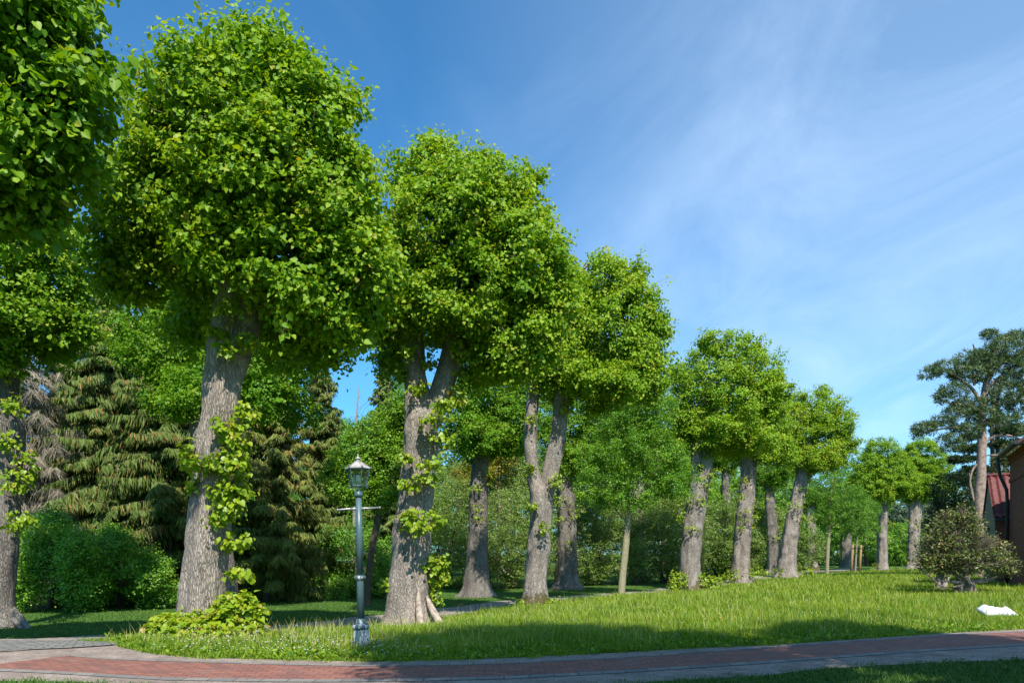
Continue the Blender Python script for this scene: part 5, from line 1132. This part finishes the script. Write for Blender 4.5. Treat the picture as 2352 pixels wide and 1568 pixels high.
# split root of the forked lime
L3 = limes[3]
r3 = np.array(L3.location); V, Fq = [], []
stem(V, Fq, [[*(r3 + [.30, -.42, 1.1]), .03], [*(r3 + [.32, -.58, .55]), .10], [*(r3 + [.45, -.80, -.1]), .13]], 12, 10, .12, 0, 5)
stem(V, Fq, [[*(r3 + [.50, -.28, .85]), .04], [*(r3 + [.68, -.42, .45]), .10], [*(r3 + [1.05, -.6, -.1]), .10]], 12, 10, .12, 0, 6)
finish_stems('split_root', V, Fq, r3, simple('bare_wood', (.46, .37, .30), .8, var=.55, vscale=9, bmp=.4), L3)['label'] = 'split barkless pale root'
L1 = limes[1]; r1_ = np.array(L1.location); V, Fq = [], []
stem(V, Fq, [[*(r1_ + [.28, -.15, .55]), .05], [*(r1_ + [.46, -.22, .30]), .10], [*(r1_ + [.66, -.28, .08]), .10], [*(r1_ + [.9, -.35, -.1]), .06]], 18, 12, .4, 0, 8)
finish_stems('gnarled_root', V, Fq, r1_, M['barkdark'], L1)

# ================================================================== SKY, SUN, CAMERA
trav = Vector((math.sin(AZ) * math.cos(EL), math.cos(AZ) * math.cos(EL), -math.sin(EL)))
ld = bpy.data.lights.new('sun', 'SUN'); ld.energy = 4.95; ld.angle = math.radians(.53); ld.color = (1, .93, .83)
so = bpy.data.objects.new('sun', ld); COL.objects.link(so); so.rotation_euler = trav.to_track_quat('-Z', 'Y').to_euler(); so.location = (0, -20, 30)
w = bpy.data.worlds.new('World'); sc.world = w; w.use_nodes = True; nt = w.node_tree; nt.nodes.clear()
out = nt.nodes.new('ShaderNodeOutputWorld'); bg = nt.nodes.new('ShaderNodeBackground'); nt.links.new(bg.outputs[0], out.inputs[0])
sky = nt.nodes.new('ShaderNodeTexSky'); sky.sky_type = 'NISHITA'; sky.sun_disc = False; sky.sun_elevation = EL; sky.sun_rotation = math.radians(180) + AZ
sky.altitude = 50; sky.air_density = 1.0; sky.dust_density = .6; sky.ozone_density = 2.5
bg.inputs[1].default_value = .132
tc = nt.nodes.new('ShaderNodeTexCoord'); sx = nt.nodes.new('ShaderNodeSeparateXYZ'); nt.links.new(tc.outputs['Generated'], sx.inputs[0])
# cirrus on a high flat layer: project the view direction on to a plane
zc_ = mth(nt, 'ADD', mth(nt, 'MAXIMUM', sx.outputs[2], 0.0), .12)
cx = nt.nodes.new('ShaderNodeCombineXYZ'); nt.links.new(mth(nt, 'DIVIDE', sx.outputs[0], zc_), cx.inputs[0]); nt.links.new(mth(nt, 'DIVIDE', sx.outputs[1], zc_), cx.inputs[1])
mp = nt.nodes.new('ShaderNodeMapping'); mp.inputs['Rotation'].default_value = (0, 0, math.radians(-70)); mp.inputs['Scale'].default_value = (1.1, .62, 1); nt.links.new(cx.outputs[0], mp.inputs[0])
n1 = nz(nt, 1.5, 10, .62, mp.outputs[0], .9); n2 = nz(nt, .35, 2, .5, cx.outputs[0])
r1 = ramp(nt, [(.42, (0, 0, 0)), (.78, (1, 1, 1))]); nt.links.new(n1.outputs[0], r1.inputs[0])
side = ramp(nt, [(.44, (0, 0, 0)), (.66, (1, 1, 1))]); nt.links.new(mth(nt, 'ADD', mth(nt, 'MULTIPLY', sx.outputs[0], .5), .5), side.inputs[0])
veil = mth(nt, 'MULTIPLY', mth(nt, 'MULTIPLY', side.outputs[0], .48), n2.outputs[0])
fac = mth(nt, 'ADD', mth(nt, 'MULTIPLY', mth(nt, 'MULTIPLY', r1.outputs[0], mth(nt, 'ADD', side.outputs[0], .25)), .21), veil, True)
skyc = mixc(nt, 1, sky.outputs[0], (.36, .85, 1.08), 'MULTIPLY')
nt.links.new(mixc(nt, fac, skyc, (4.6, 5.9, 7.6)), bg.inputs[0])

cam = bpy.data.cameras.new('camera'); co = bpy.data.objects.new('camera', cam); COL.objects.link(co)
co.location = (0, 0, EYE); co.rotation_euler = (math.radians(90), 0, 0)
cam.sensor_width = 36; cam.lens = 24; cam.shift_y = (HZ - 784) / 2352; cam.clip_end = 3000; cam.clip_start = .1
sc.camera = co
sc.view_settings.view_transform = 'Standard'; sc.view_settings.look = 'None'; sc.view_settings.exposure = .6; sc.view_settings.gamma = 1
sc.cycles.max_bounces = 7; sc.cycles.diffuse_bounces = 3; sc.cycles.glossy_bounces = 2; sc.cycles.transmission_bounces = 5; sc.cycles.transparent_max_bounces = 10
